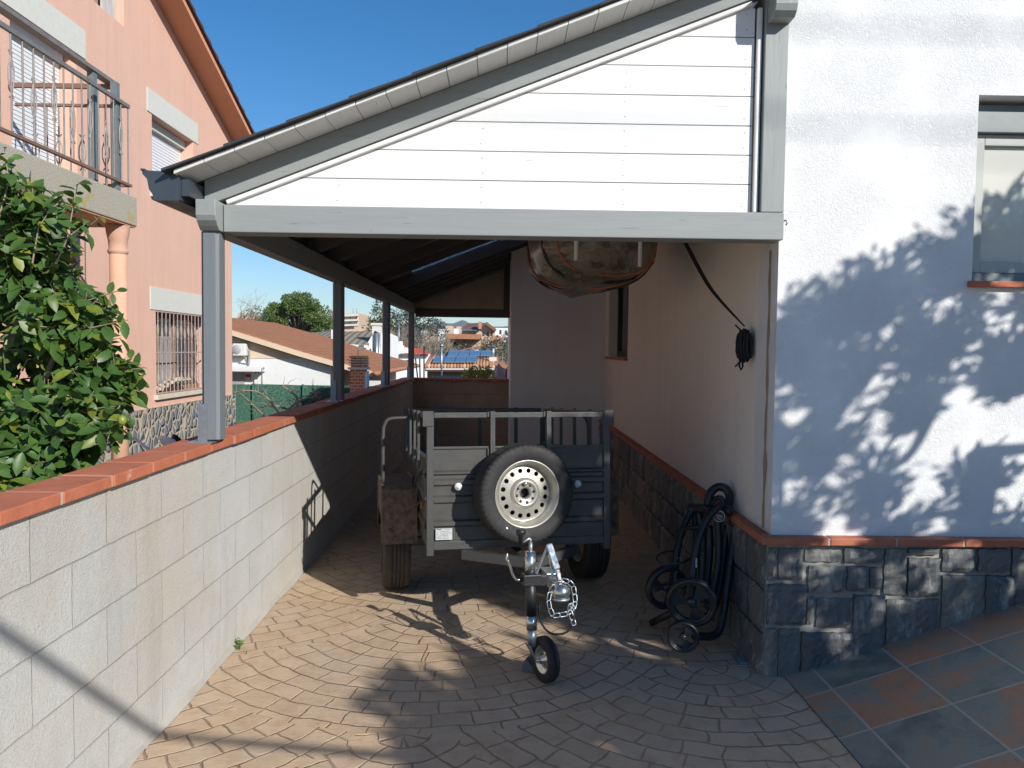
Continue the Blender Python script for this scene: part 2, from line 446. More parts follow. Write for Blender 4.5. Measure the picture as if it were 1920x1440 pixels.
M['cedar'] = leafmat('cedar_needles', [(.06, .085, .07), (.09, .115, .10), (.045, .065, .05)], .6, .12)
M['cypress'] = leafmat('cypress_needles', [(.05, .07, .02), (.09, .10, .03), (.04, .05, .018)], .6, .12)
M['olive'] = leafmat('olive_leaf', [(.09, .11, .07), (.12, .14, .09), (.06, .08, .05)], .6, .12)
M['shrub'] = leafmat('yellow_green_leaf', [(.34, .38, .08), (.46, .48, .14), (.20, .26, .06)], .5, .2)
M['scrub'] = leafmat('dry_scrub', [(.12, .105, .08), (.16, .14, .105), (.09, .085, .06), (.08, .09, .05)], .8, .1)
M['reed'] = leafmat('dry_reed', [(.35, .26, .13), (.28, .22, .12), (.22, .19, .11)], .8, .2)
# ================================================================ SETTING NEAR
fl = MB()
fl.add([(-1.272,-4,0),(1.28,-4,0),(1.28,3.5,0),(1.28,11.2,0),(-1.272,11.2,0)], [(0,1,2,3,4)])
tag(fl.build('paving', M['floor']), kind='structure')
SL = .343/1.06
rp = MB()
rp.add([(1.28,-4,.004),(4.4,-4,3.12*SL),(4.4,3.47,3.12*SL),(1.28,3.47,.004),(9,-4,3.12*SL),(9,3.47,3.12*SL)], [(0,1,2,3),(1,4,5,2)])
tag(rp.build('tiled_ramp', M['tiles']), kind='structure')

# ---- left block wall
XW = -1.27
lw = thing('block_wall', 'pale concrete block wall with terracotta cap carrying the carport posts', 'wall', (0,0,0))
B('blockwork', M['blocky'], lw, XW-.11, XW, -1.5, 11.1, -.7, .99)
ft = MB(); ys = [-1.5 + i*.2 for i in range(64)]
for i in range(len(ys)-1):
    w0 = .012+.005*math.sin(i*1.7)+.003*math.sin(i*4.1); w1 = .012+.005*math.sin((i+1)*1.7)+.003*math.sin((i+1)*4.1)
    h0 = .03+.008*math.sin(i*2.3); h1 = .03+.008*math.sin((i+1)*2.3)
    y0, y1 = ys[i], min(ys[i+1], 10.99)
    ft.add([(XW,y0,h0),(XW,y1,h1),(XW+w1,y1,.002),(XW+w0,y0,.002)], [(0,3,2,1)])
ft.build('footing', M['footing'], lw)
cp = MB(); cm = MB(); y = -1.47 + .02; i = 0
while y < 11.05:
    dz = R.uniform(-.0025,.0025); dx = R.uniform(-.004,.004)
    cp.box(XW-.145+dx, XW+.026+dx, y, y+.268, .992, 1.031+dz)
    cm.box(XW-.141, XW+.021, y+.268, y+.28, .992, 1.027)
    y += .28
cm.build('cap_mortar', M['mortar'], cp.build('cap', M['terra'], lw, bevel=.004))
bw = thing('block_wall', 'low shaded block wall with terracotta cap at the far end of the carport', 'wall')
B('blockwork', M['blockx'], bw, XW+.002, .098, 10.98, 11.1, -.7, .985)
cp = MB(); cm = MB(); x = XW+.03
while x < .06:
    x1 = min(x+.268, .097); cp.box(x, x1, 10.94, 11.12, .987, 1.027); 
    if x1 < .09: cm.box(x1, x1+.012, 10.945, 11.115, .987, 1.022)
    x += .28
cm.build('cap_mortar', M['mortar'], cp.build('cap', M['terra'], bw, bevel=.004))

# ---- white house
wh = thing('white_house', 'white rendered house with dark slate plinth beside the carport', 'house')
XH, YH, YJ, XJ = 1.215, 3.40, 9.1, .10
HT = 4.2
w0 = P(1829,350,Y=YH).x; wz1 = P(1837,178,Y=YH).z; wz0 = P(1824,527,Y=YH).z; w1 = w0+1.25
fw = MB()
fw.box(XH, w0, YH, YH+.25, 0, HT); fw.box(w0, w1, YH, YH+.25, 0, wz0); fw.box(w0, w1, YH, YH+.25, wz1, HT); fw.box(w1, 7, YH, YH+.25, 0, HT)
fw.build('facade_wall', M['facade'], wh)
sy0, sy1, sz0, sz1 = 7.45, 8.8, 1.385, 2.26
sw = MB(); a = YH+.25
sw.box(XH, XH+.25, a, sy0, 0, HT); sw.box(XH, XH+.25, sy1, YJ, 0, HT); sw.box(XH, XH+.25, sy0, sy1, 0, sz0); sw.box(XH, XH+.25, sy0, sy1, sz1, HT)
sw.build('side_wall', M['side'], wh)
B('projecting_wall', M['jut'], wh, XJ, XH+.25, YJ, 14.5, -.5, HT)
MB().box(XH-.02,7.02,YH+.01,YJ-.03,HT+.003,HT+.1).box(XJ-.02,7.02,YJ-.028,14.52,HT+.003,HT+.1).build('roof', M['terra'], wh)
ej = MB(); pts = [(XH-.002, 3.50+.004*math.sin(i*1.3)+.003*math.sin(i*3.1), .64+i*.075) for i in range(18)]
n = len(pts)
wv = [.014+.004*math.sin(i*2.2)+(.012 if i == 4 else 0) for i in range(n)]
ej.add([(XH-.002,p[1]-w,p[2]) for p,w in zip(pts,wv)]+[(XH-.002,p[1]+w,p[2]) for p,w in zip(pts,wv)], [(i,i+1,n+i+1,n+i) for i in range(n-1)])
ej.build('expansion_joint', M['joint'], wh)
# facade plinth
base = MB(); base.box(XH-.012, 6.9, YH-.022, YH, -.1, .598); base.box(XH-.022, XH-.012, YH-.022, YJ, -.1, .598); base.box(XH-.012, XH, YH, YJ, -.1, .598)
pl = base.build('plinth_mortar', M['slatejoint'], wh)
st = MB()
rects = [(703,165,745,325),(750,165,870,325),(875,170,1055,238),(1062,165,1243,242),(1252,165,1355,390),(1362,165,1512,203),(1362,210,1512,398),(1524,165,1685,285),(1692,165,1845,285),(1855,165,1965,430),
 (703,335,882,535),(892,247,1068,385),(1075,250,1175,378),(1183,255,1243,365),(886,395,924,533),(931,400,1097,548),(1104,385,1250,760),(1262,405,1502,760),(1525,292,1716,760),(1724,292,1862,760),
 (703,542,745,810),(751,547,851,810),(858,562,1097,810),(1970,165,2150,300),(1970,306,2150,500)]
def slabf(m, x0, x1, z0, z1, y, sgn=-1):
    # stone slab on facade with uneven chamfered face
    d = R.uniform(.012,.028); c = .006; g = .0048
    x0 += g; x1 -= g; z0 += g; z1 -= g; nx = max(2, int((x1-x0)/.02)); nz = max(2, int((z1-z0)/.02))
    rf = R.random()*50; vs = []
    for j in range(nz+1):
        for i in range(nx+1):
            e = (i in (0,nx)) or (j in (0,nz))
            yy = y - d*(U(.55,.9) if e else 1) - (0 if e else .006*math.sin(rf+i*.8+j*.25)*math.sin(rf*2+j*.5-i*.2)+(.005 if math.sin(rf*3+i*.35-j*.22)>.2 else 0)+U(-.0025,.0025))
            jx = R.uniform(-.003,.003); jz = R.uniform(-.003,.003)
            vs.append((x0+(x1-x0)*i/nx+jx, yy, z0+(z1-z0)*j/nz+jz))
    fs = [(j*(nx+1)+i, j*(nx+1)+i+1, (j+1)*(nx+1)+i+1, (j+1)*(nx+1)+i) for j in range(nz) for i in range(nx)]
    # rim
    rim = [i for i in range(nx+1)] + [j*(nx+1)+nx for j in range(1,nz+1)] + [nz*(nx+1)+i for i in range(nx-1,-1,-1)] + [j*(nx+1) for j in range(nz-1,0,-1)]
    o = len(vs); vs += [(vs[r][0], y+.004, vs[r][2]) for r in rim]; k = len(rim)
    fs += [(rim[i], o+i, o+(i+1)%k, rim[(i+1)%k]) for i in range(k)]
    return vs, fs
for r in rects:
    a = P(1160+r[0]/2.526, 960+r[1]/2.526, Y=YH-.022); b = P(1160+r[2]/2.526, 960+r[3]/2.526, Y=YH-.022)
    z0, z1, x0, x1 = max(b.z, -.02), min(a.z, .596), a.x, b.x
    if r[0] == 703: x0 = XH-.024
    vs, fs = slabf(st, x0, x1, z0, z1, YH-.022); st.add(vs, fs)
x = P(1160+2152/2.526, 1000, Y=YH-.022).x
while x < 6.8:
    w = U(.12,.3); z = .3
    while z < .58:
        h = min(U(.12,.25), .596-z); 
        if .596-(z+h) < .07: h = .596-z
        vs, fs = slabf(st, x, x+w, z, z+h, YH-.022); st.add(vs, fs); z += h
    x += w
# side plinth : map x->y
z = -.01
for row, (za, zb) in enumerate([(-.02,.19),(.19,.39),(.39,.596)]):
    y = YH-.02
    while y < YJ-.02:
        w = min(U(.14,.36), YJ-y)
        vs, fs = slabf(st, y, y+w, za, zb, 0)
        st.add([(XH-.022+v[1], v[0], v[2]) for v in vs], [tuple(reversed(f)) for f in fs]); y += w
st.build('slate_stone', M['slate'], pl)
bd = MB(); bm = MB(); x = XH-.055
while x < 6.8:
    bd.box(x, x+.292, YH-.062, YH+.0, .600, .634); x += .30
y = YH+.004
while y < YJ-.01:
    y1 = min(y+.292, YJ); bd.box(XH-.055, XH, y, y1, .600, .634); y += .30
bm.box(XH-.051, 6.8, YH-.058, YH-.001, .601, .6315); bm.box(XH-.0505, XH-.001, YH-.0008, YJ-.001, .601, .6315)
bm.build('ledge_mortar', M['mortar'], bd.build('plinth_ledge', M['terra'], wh, bevel=.005))
# facade window
wf = MB(); Yw = YH+.12
wf.box(w0-.0, w0+.045, Yw-.035, Yw+.04, wz0+.045, wz1-.10); wf.box(w0, w1, Yw-.035, Yw+.04, wz0+.001, wz0+.045); wf.box(w0+.0, w1, Yw-.05, Yw+.04, wz1-.141, wz1-.02)
wf.box(w1-.045, w1, Yw-.035, Yw+.04, wz0+.045, wz1-.10)
M['winframe'] = mk('grey_window_frame', (.16,.19,.20), (.13,.16,.17), 12, .4)
M['sash'] = mk('pale_sash', (.40,.42,.40), (.36,.38,.36), 8, .45)
M['blind'] = mk('cream_blind', (.50,.50,.44), (.47,.465,.41), 3, .35)
wn = wf.build('window', M['winframe'], wh, bevel=.003)
sb = MB(); x0, x1, z0, z1 = w0+.047, w1-.047, wz0+.047, wz1-.142
sb.box(x0, x0+.05, Yw-.02, Yw+.03, z0, z1); sb.box(x0+.05, x1-.05, Yw-.02, Yw+.03, z0, z0+.05); sb.box(x0+.05, x1-.05, Yw-.02, Yw+.03, z1-.05, z1); sb.box(x1-.05, x1, Yw-.02, Yw+.03, z0, z1)
sb.build('sash', M['sash'], wn, bevel=.003)
gl = NT('reflecting_pane'); gl.fin((.60,.60,.54), .25, None, None, **{'Coat Weight': .6, 'Coat Roughness': .03, 'Specular IOR Level': .5})
B('pane', gl.mat, wn, x0+.051, x1-.051, Yw+.002, Yw+.012, z0+.051, z1-.051)
sm = MB(); x = w0-.02
while x < w1+.02: sm.box(x, x+.27, YH-.03, Yw-.036, wz0-.028, wz0-.001); x += .28
sm.build('sill', M['terra'], wn, bevel=.003)
# side window
s = MB(); Xg = XH+.13
s.box(Xg-.03, Xg+.03, sy1-.05, sy1, sz0, sz1); s.box(Xg-.03, Xg+.03, sy0, sy0+.05, sz0, sz1); s.box(Xg-.03, Xg+.03, sy0+.05, sy1-.05, sz0, sz0+.06); s.box(Xg-.03, Xg+.03, sy0+.05, sy1-.05, sz1-.05, sz1); s.box(Xg-.028, Xg+.02, 8.1, 8.16, sz0+.06, sz1-.05)
sn = s.build('window', M['black'], wh, bevel=.002)
B('pane', M['glass'], sn, Xg-.004, Xg+.004, sy0+.05, sy1-.05, sz0+.06, sz1-.05)
B('sill', M['terra'], sn, XH-.035, Xg-.031, sy0-.02, sy1+.03, sz0-.03, sz0-.002)
hk = MB(); c = P(1468,415,Y=YH); hk.tube([c+Vector((0,.01,0)), c+Vector((0,-.03,0)), c+Vector((.008,-.035,-.012)), c+Vector((.002,-.03,-.022))], .004, 6)
hk.build('screw_hook', M['galv'], wh)

# ================================================================ CARPORT
BS = .391
RZ = 2.66
def zr(x): return RZ + BS*x
YF = 3.25          # front face of first rafter / gable
cpt = thing('carport', 'lean-to timber carport with grey beams, white boarded gable and anthracite gutter', 'carport', (0,0,0))
# eave beam with shaped nose
XE0, XE1, ZE0, ZE1 = -1.288, -1.205, 1.938, 2.055
nose = [(.15, ZE1+.006), (.15, 1.995), (.16, 1.975), (.18, 1.955), (.20, ZE0)]
poly = [(XE0, 3.10+.0+p[0], p[1]) for p in nose] + [(XE0, 11.0, ZE0), (XE0, 11.0, ZE1+.006)]
MB().extrude(poly, (XE1-XE0, 0, 0)).build('eave_beam', M['gy'], cpt, bevel=.003)
# posts
for py_ in (3.312, 5.86, 8.28, 10.55):
    m = MB(); x0, x1 = -1.292, -1.216; c = .012
    y0, y1 = py_, py_+.09
    prof = [(x0+c,y0),(x1-c,y0),(x1,y0+c),(x1,y1-c),(x1-c,y1),(x0+c,y1),(x0,y1-c),(x0,y0+c)]
    m.extrude([(a_,b_,1.046) for a_,b_ in prof], (0,0,ZE0-1.047))
    p = m.build('post', M['postwood'], cpt)
    k = MB(); k.box(x0-.012, x0-.006+.0, y0-.004, y1+.004, 1.035, 1.20); k.box(x0-.012, x0+.028, y0-.008, y0-.004, 1.035, 1.20); k.box(x0-.05, x1-.02, y0-.03, y1+.03, 1.0315, 1.0375); k.box(x0+.03,x1-.03,y0+.03,y1-.03,1.036,1.047)
    k.build('post_bracket', M['galv'], p)
# gable beam & upright
gb = MB().box(XE1+.003, XH-.003, 3.335, 3.46, ZE0, ZE1); gb.build('gable_beam', M['gx'], cpt, bevel=.004)
MB().box(1.111, XH-.003, 3.34, 3.46, ZE1+.002, 3.0).build('gable_upright', M['gz'], cpt, bevel=.004)
MB().extrude([(1.118,3.24,3.01),(1.118,3.24,2.90),(1.118,3.25,2.875),(1.118,3.275,2.857),(1.118,4.2,2.854),(1.118,4.2,3.01)], (.094,0,0)).build('wall_plate', M['gy'], cpt, bevel=.003)
# rafters
def rafter(y0, y1, x0, x1, dep=.108):
    return MB().hexa([(x0,y0,zr(x0)-dep),(x1,y0,zr(x1)-dep),(x1,y1,zr(x1)-dep),(x0,y1,zr(x0)-dep),(x0,y0,zr(x0)),(x1,y0,zr(x1)),(x1,y1,zr(x1)),(x0,y1,zr(x0))])
rafter(3.345, 3.41, -1.285, 1.109).build('rafter', M['gx'], cpt)
for y in (3.9, 4.5, 5.1, 5.7, 6.3, 6.9, 7.5, 8.6, 8.98, 9.4, 9.9, 10.45):
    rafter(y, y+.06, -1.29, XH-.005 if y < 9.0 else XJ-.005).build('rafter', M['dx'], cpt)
# cladding boards
z = ZE1+.004; n = 0; pit = .1262
while z < 2.97:
    z1_ = z+pit-.004
    xa = lambda q: (q + .108 + .012 - RZ)/BS
    xl0, xl1 = max(xa(z), -1.2), max(xa(z1_), -1.2)
    xr = 1.078
    if xl0 < xr-.05:
        xl1 = min(xl1, xr-.01)
        m = MB(); t_ = 3.382
        m.extrude([(xl0,t_,z),(xr,t_,z),(xr,t_,z1_),(xl1,t_,z1_)], (0,.02,0))
        for x in (-.72, -.10, .52, 1.04):
            if z+.10 < zr(x)-.15:
                for dz in (.03, .095): m.lathe([(0,-.0008),(.0032,-.0006),(.0034,.0005)], 8, Matrix.Translation((x+U(-.006,.006), t_-.0005, z+dz)), 1)
        m.build('cladding_board', [M['whitewood'], M['galv']], cpt, bevel=.0025)
    z += pit; n += 1
MB().box(-1.19, 1.085, 3.403, 3.407, ZE1, ZE1+.004).build('cladding_backing', M['dx'], cpt)
m = MB(); xa0 = -1.20
m.bar((xa0, 3.37, zr(xa0)-.108-.013), (1.06, 3.37, zr(1.06)-.108-.013), .022, .022)
m.bar((1.094, 3.37, ZE1+.003), (1.094, 3.37, zr(1.06)-.14), .022, .022)
m.build('white_trim', M['whitewood'], cpt, bevel=.006)
# soffit + deck + shingles
def slab(x0, x1, y0, y1, o0, o1, m=None):
    return (m or MB()).hexa([(x0,y0,zr(x0)+o0),(x1,y0,zr(x1)+o0),(x1,y1,zr(x1)+o0),(x0,y1,zr(x0)+o0),(x0,y0,zr(x0)+o1),(x1,y0,zr(x1)+o1),(x1,y1,zr(x1)+o1),(x0,y1,zr(x0)+o1)])
sf = MB(); x = -1.335
while x < 1.17:
    x2 = min(x+.1195, 1.175); slab(x, x2, 3.15+U(0,.003), 3.3445, .002, .020, sf); x += .122
sf.build('soffit', M['soffit'], cpt, bevel=.002)
dk = MB()
slab(-1.35, 1.185, 3.3455, 7.56, .002, .020, dk); slab(-1.35, -1.0, 7.56, 8.60, .002, .020, dk); slab(.75, 1.185, 7.56, 8.60, .002, .020, dk)
slab(-1.35, 1.185, 8.60, YJ-.005, .002, .020, dk); slab(-1.35, XJ-.005, YJ-.005, 11.15, .002, .020, dk)
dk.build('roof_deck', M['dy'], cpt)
gm = NT('skylight_sheet'); gm.fin((.8,.82,.85), .25, None, None, **{'Transmission Weight': .9, 'IOR': 1.3})
slab(-.995, .745, 7.565, 8.595, .024, .030).build('skylight', gm.mat, cpt)
sh = MB(); x = -1.375; k = 0
while x < 1.19:
    x2 = min(x+.25, 1.19)
    for (y0, y1, xl) in ((3.125, 7.56, 1.19), (7.56, 8.60, None), (8.60, YJ-.006, 1.19), (YJ-.006, 11.2, XJ-.005)):
        segs = [(x, x2)]
        if xl is None: segs = [(x, min(x2, -1.0))] if x < -1.0 else ([(max(x,.75), x2)] if x2 > .75 else [])
        elif xl < 1: segs = [(x, min(x2, xl))] if x < xl else []
        for a_, b_ in segs:
            if b_-a_ < .01: continue
            yy = y0 + (U(-.006,.006) if y0 < 4 else 0)
            sh.hexa([(a_,yy,zr(a_)+.0225),(b_,yy,zr(b_)+.0225),(b_,y1,zr(b_)+.0225),(a_,y1,zr(a_)+.0225),(a_,yy,zr(a_)+.033+U(0,.003)),(b_,yy,zr(b_)+.028),(b_,y1,zr(b_)+.028),(a_,y1,zr(a_)+.033)])
    x += .25
sh.build('roof_shingles', M['shingle'], cpt)
# gutter
gp = [(-1.325,2.155),(-1.325,2.04),(-1.425,2.04),(-1.435,2.065),(-1.448,2.085),(-1.455,2.125),(-1.474,2.145),(-1.474,2.16)]
g = MB(); n = len(gp); t_ = .003
g.extrude([(x,3.18,z) for x,z in gp], (0,.003,0))
for i in range(n-1):
    (xa_,za_),(xb_,zb_) = gp[i], gp[i+1]
    dx, dz = xb_-xa_, zb_-za_; L_ = math.hypot(dx,dz); nx, nz = dz/L_*t_, -dx/L_*t_
    g.hexa([(xa_,3.183,za_),(xb_,3.183,zb_),(xb_,11.1,zb_),(xa_,11.1,za_),(xa_+nx,3.183,za_+nz),(xb_+nx,3.183,zb_+nz),(xb_+nx,11.1,zb_+nz),(xa_+nx,11.1,za_+nz)])
gt = g.build('gutter', M['gutter'], cpt)
B('gutter_rim', M['gutter'], gt, -1.479, -1.464, 3.175, 11.1, 2.158, 2.166)
B('fascia', M['gutter'], cpt, -1.3235, -1.29, 3.20, 11.0, 2.062, 2.13)
# rear gable
B('gable_beam', M['dx'], cpt, XE1+.003, XJ-.004, 10.62, 10.70, 1.885, ZE1-.06)
B('gable_upright', M['dz'], cpt, XJ-.09, XJ-.004, 10.63, 10.69, ZE1-.058, 2.665)
MB().extrude([(-1.285,10.705,ZE1-.058),(XJ-.09,10.705,ZE1-.058),(XJ-.09,10.705,zr(XJ-.09)-.02),(-1.285,10.705,zr(-1.285)-.0)],(0,.03,0)).build('gable_backing', M['slatbeige'], cpt)
z = ZE1-.055
while z < 2.56:
    z1_ = z+.062; xl0 = max((z+.12-RZ)/BS, -1.2); xl1 = max((z1_+.12-RZ)/BS, -1.2); xr = XJ-.093
    if xl0 < xr-.04: MB().extrude([(xl0,10.64,z),(xr,10.64,z),(xr,10.64,z1_),(min(xl1,xr-.005),10.64,z1_)], (0,.02,0)).build('gable_slat', M['slatbeige'], cpt)
    z += .066
# ---- wrapped bundle under the roof
def wrapm():
    t = NT('plastic_wrap')
    n = t.noise(3.2, 6, .65, t.map((1,.4,2.0)), .7)
    col = t.ramp(n, [(.35, (.07,.06,.045)), (.48, (.24,.21,.16)), (.56, (.08,.07,.05)), (.66, (.38,.35,.29))])
    return t.fin(col, .3, t.bump(t.e(n)+t.e(t.noise(9,5,.6,None,2.5))*.4, .8, .03), None, **{'Coat Weight': .35, 'Coat Roughness': .15})
M['wrap'] = wrapm()
bc = Vector((.545, 4.95, 2.10))
bun = thing('wrapped_bundle', 'bulky rolled load wrapped in shiny dark plastic hanging under the carport roof', 'bundle', bc)
m = MB(); NU, NV = 40, 36; vs = []; fs = []
for i in range(NU+1):
    v = -1+2*i/NU; pr = max(0, 1-abs(v)**3.2)**.55
    for j in range(NV):
        t_ = 2*PI*j/NV; cx, cz = math.cos(t_), math.sin(t_)
        e = .8; X_ = math.copysign(abs(cx)**e, cx); Z_ = math.copysign(abs(cz)**e, cz)
        w = 1+.03*math.sin(7*t_+v*5)+.03*math.sin(11*v+3*t_)+.02*math.sin(17*t_-4*v)
        if Z_ < 0: w += .05*max(0, math.cos((t_-PI*1.42)*3))
        vs.append((.375*X_*pr*w, .72*v, .255*Z_*pr*w*(1+.12*max(0,-Z_)*max(0,1-abs(X_+.25)*2))))
for i in range(NU):
    for j in range(NV): fs.append((i*NV+j, i*NV+(j+1)%NV, (i+1)*NV+(j+1)%NV, (i+1)*NV+j))
m.add(vs, fs, 0, True); m.build('wrap', M['wrap'], bun)
def ringpts(v, tilt=0, k=1.03, a0=0, a1=2*PI, n=40):
    o = []
    for j in range(n+1):
        t_ = a0+(a1-a0)*j/n; vv = v+tilt*math.cos(t_); pr = max(0, 1-abs(vv)**3.2)**.55
        cx, cz = math.cos(t_), math.sin(t_); X_ = math.copysign(abs(cx)**.8, cx); Z_ = math.copysign(abs(cz)**.8, cz)
        o.append((.375*X_*pr*k, .72*vv, .262*Z_*pr*k))
    return o
for v, tl in ((-.55,.12),(-.1,-.2),(.5,.1)): MB().tube(ringpts(v, tl), .009, 5, cap=False).build('strap', M['black'], bun)
MB().tube(ringpts(-.72, .12, 1.045, PI*1.0, PI*2.0), .005, 5).build('cord', M['redstrap'], bun)
MB().tube(ringpts(-.30, -.3, 1.045, PI*1.0, PI*2.0), .005, 5).build('cord', M['redstrap'], bun)
for x, zb in ((-.15,-.16),(.20,-.19)):
    q = MB(); q.tube([(x,-.74,.62),(x,-.74,zb)], .011, 8); q.build('hanger_rod', M['white'], bun)
for yy in (-.30, .42):
    MB().bar((-.25,yy,.2),(-.25,yy,.52),.04,.004).build('hanging_strap', M['rope'], bun); MB().bar((.25,yy,.2),(.25,yy,.62),.04,.004).build('hanging_strap', M['rope'], bun)
# ---- webbing and coiled rope on side wall
rb = thing('rope_coil', 'black webbing strap coiled on the side wall below the carport roof', 'rope', (XH-.01, 3.72, 1.42))
m = MB(); base_ = Vector((XH-.01, 3.72, 1.42)); zt, zb_ = P(1405,616,X=XH-.03).z - 1.42, P(1405,680,X=XH-.03).z - 1.42
for k in range(9):
    yo = -.045+.011*k; xo = -.02-.012*(k%3)
    zt_, zb2 = zt-.012*abs(k-4)/2, zb_+.010*abs(k-4)/2
    pts = []
    for j in range(17):
        t_ = 2*PI*j/16; pts.append((xo-.010*math.sin(t_)+U(-.002,.002), yo+.004*math.cos(t_), (zt_+zb2)/2+(zt_-zb2)/2*math.cos(t_)))
    m.tube(pts, .0065, 6, cap=False)
m.tube([(-.05,.0,zb_+.03),(-.055,-.01,zb_-.02),(-.05,-.02,zb_-.035),(-.045,-.03,zb_-.02),(-.045,-.02,zb_+.02)], .005, 6)
m.tube([(-.03,.02,zt-.02),(-.06,.055,zt+.02)], .004, 6); m.tube([(-.03,.02,zb_+.02),(-.055,.055,zb_-.022)], .004, 6)
m.build('coil', M['rope'], rb)
a = P(1396,612,X=XH-.03); b = P(1285,455,Y=4.05); mid = P(1332,540,Y=3.9); top = P(1276,440,Y=4.1)
pts = smooth_path([a, mid, b, top, top+Vector((-.02,.05,.45))], 8); pts = [p-base_ for p in pts]
m = MB(); vs = []; nn = len(pts)
for i, p in enumerate(pts):
    w = .003 + .0065*math.sin(PI*min(1, i/(nn*.75)))
    vs += [p+Vector((w,0,w*.5)), p+Vector((0,.003,0)), p-Vector((w,0,w*.5)), p-Vector((0,.003,0))]
fs = []
for i in range(nn-1):
    for j in range(4): a_ = i*4+j; b_ = i*4+(j+1)%4; fs.append((a_,b_,b_+4,a_+4))
m.add(vs, fs); m.build('strap', M['rope'], rb)
# drain grate, weed, leaf
dr = thing('floor_drain', 'small grey drain cover at the foot of the slate plinth corner', 'drain', P(1396,1240,Z=.0))
m = MB(); m.box(-.045,.045,-.06,.06,.001,.008)
for i in range(5): m.box(-.035,.035,-.045+i*.02,-.037+i*.02,.008,.011)
m.build('grate', M['galv'], dr)
wp = P(449,1218,X=XW+.03); wp.z = 0
wd = MB()
for k in range(16):
    a_ = U(0,2*PI); l = U(.012,.03); h = U(.01,.05); c = wp+Vector((U(-.012,.012), U(-.015,.015), h)); d = Vector((math.cos(a_)*l, math.sin(a_)*l, U(-.005,.01))); s_ = Vector((-d.y,d.x,0))*.45
    wd.add([c, c+d*.5+s_, c+d, c+d*.5-s_], [(0,1,2,3)])
    wd.tube([wp, c], .0012, 4)
tag(wd.build('weed', leafmat('weed_leaf', [(.10,.22,.04),(.14,.28,.05)])), 'tiny green weed sprouting from the foot of the pale block wall', 'weed')
# ================================================================ TRAILER
TLT = -.064
tr = thing('utility_trailer', 'black steel box trailer with rail rack and spare wheel, resting on its jockey wheel', 'trailer', (.112, 3.943, 0), math.radians(11))
tr.rotation_euler = (TLT, 0, math.radians(11))
DM, PM = M['dkmetal'], M['panel']
HW, LB = .49, 1.42; ZB, ZS, ZF, ZT = .423, .865, .937, 1.128
def panel_ribs(u0, u1, z0, z1, depth, ribs):
    """profile list (z, offset) top to bottom"""
    pr = [(z0, 0)]
    for (za, zb_) in ribs:
        pr += [(za, 0), (za+.010, depth), (zb_-.010, depth), (zb_, 0)]
    pr += [(z1, 0)]; return pr
ribs = [(.535,.575),(.655,.70),(.745,.785),(.80,.828)]
pr = panel_ribs(-HW, HW, ZB+.04, ZF, .012, ribs)
def ribbed(pr, a, b, nrm, mat, name, parent):
    a = Vector(a); b = Vector(b); nrm = Vector(nrm); m = MB(); n = len(pr); vs = []
    for t_ in (0, .0016):
        for z, o in pr: vs.append(a+Vector((0,0,z))+nrm*(o+t_)); 
        for z, o in pr: vs.append(b+Vector((0,0,z))+nrm*(o+t_))
    fs = []
    for i in range(n-1):
        fs.append((i, i+1, n+i+1, n+i)); fs.append((2*n+i, 3*n+i, 3*n+i+1, 2*n+i+1))
    fs.append((n-1, 3*n-1, 4*n-1, 2*n-1)) if False else None
    fs = [f for f in fs if f]
    m.add(vs, fs); return m.build(name, mat, parent)
fp = ribbed(pr, (-HW+.036,.006,0), (HW-.036,.006,0), (0,-1,0), PM, 'front_panel', tr)
MB().box(-HW+.036,HW-.036,-.004,.012,ZF-.001,ZF+.012).build('panel_edge', DM, fp, bevel=.002)
MB().box(-HW+.036,HW-.036,-.006,.012,ZB,ZB+.042).build('panel_edge', DM, fp, bevel=.002)
prs = panel_ribs(0,0,ZB+.01,ZS,.012,[(.52,.56),(.66,.70),(.78,.82)])
for s_ in (-1, 1):
    sp = ribbed(prs, (s_*(HW-.006),.03,0), (s_*(HW-.006),LB,0), (s_,0,0), PM, 'side_panel', tr)
    MB().box(min(s_*(HW-.03),s_*HW), max(s_*(HW-.03),s_*HW), .036, LB-.03, ZS, ZS+.02).build('panel_edge', DM, sp, bevel=.002)
B('rear_panel', PM, tr, -HW+.03, HW-.03, LB-.006, LB, ZB, ZS, bevel=.002)
B('load_floor', PM, tr, -HW+.01, HW-.01, .014, LB-.008, ZB+.012, ZB+.024)
for s_ in (-1, 1):
    a, b = sorted((s_*(HW-.036), s_*HW))
    MB().box(a,b,-.008,.030,ZB-.03,ZT-.01).build('corner_post', DM, tr, bevel=.003)
    MB().box(a,b,LB-.03,LB+.004,ZB,ZT-.03).build('corner_post', DM, tr, bevel=.003)
    MB().box(*sorted((s_*(HW+.022), s_*(HW-.034))), -.013,-.009, ZT-.075, ZT+.004).build('corner_bracket', DM, tr, bevel=.002)
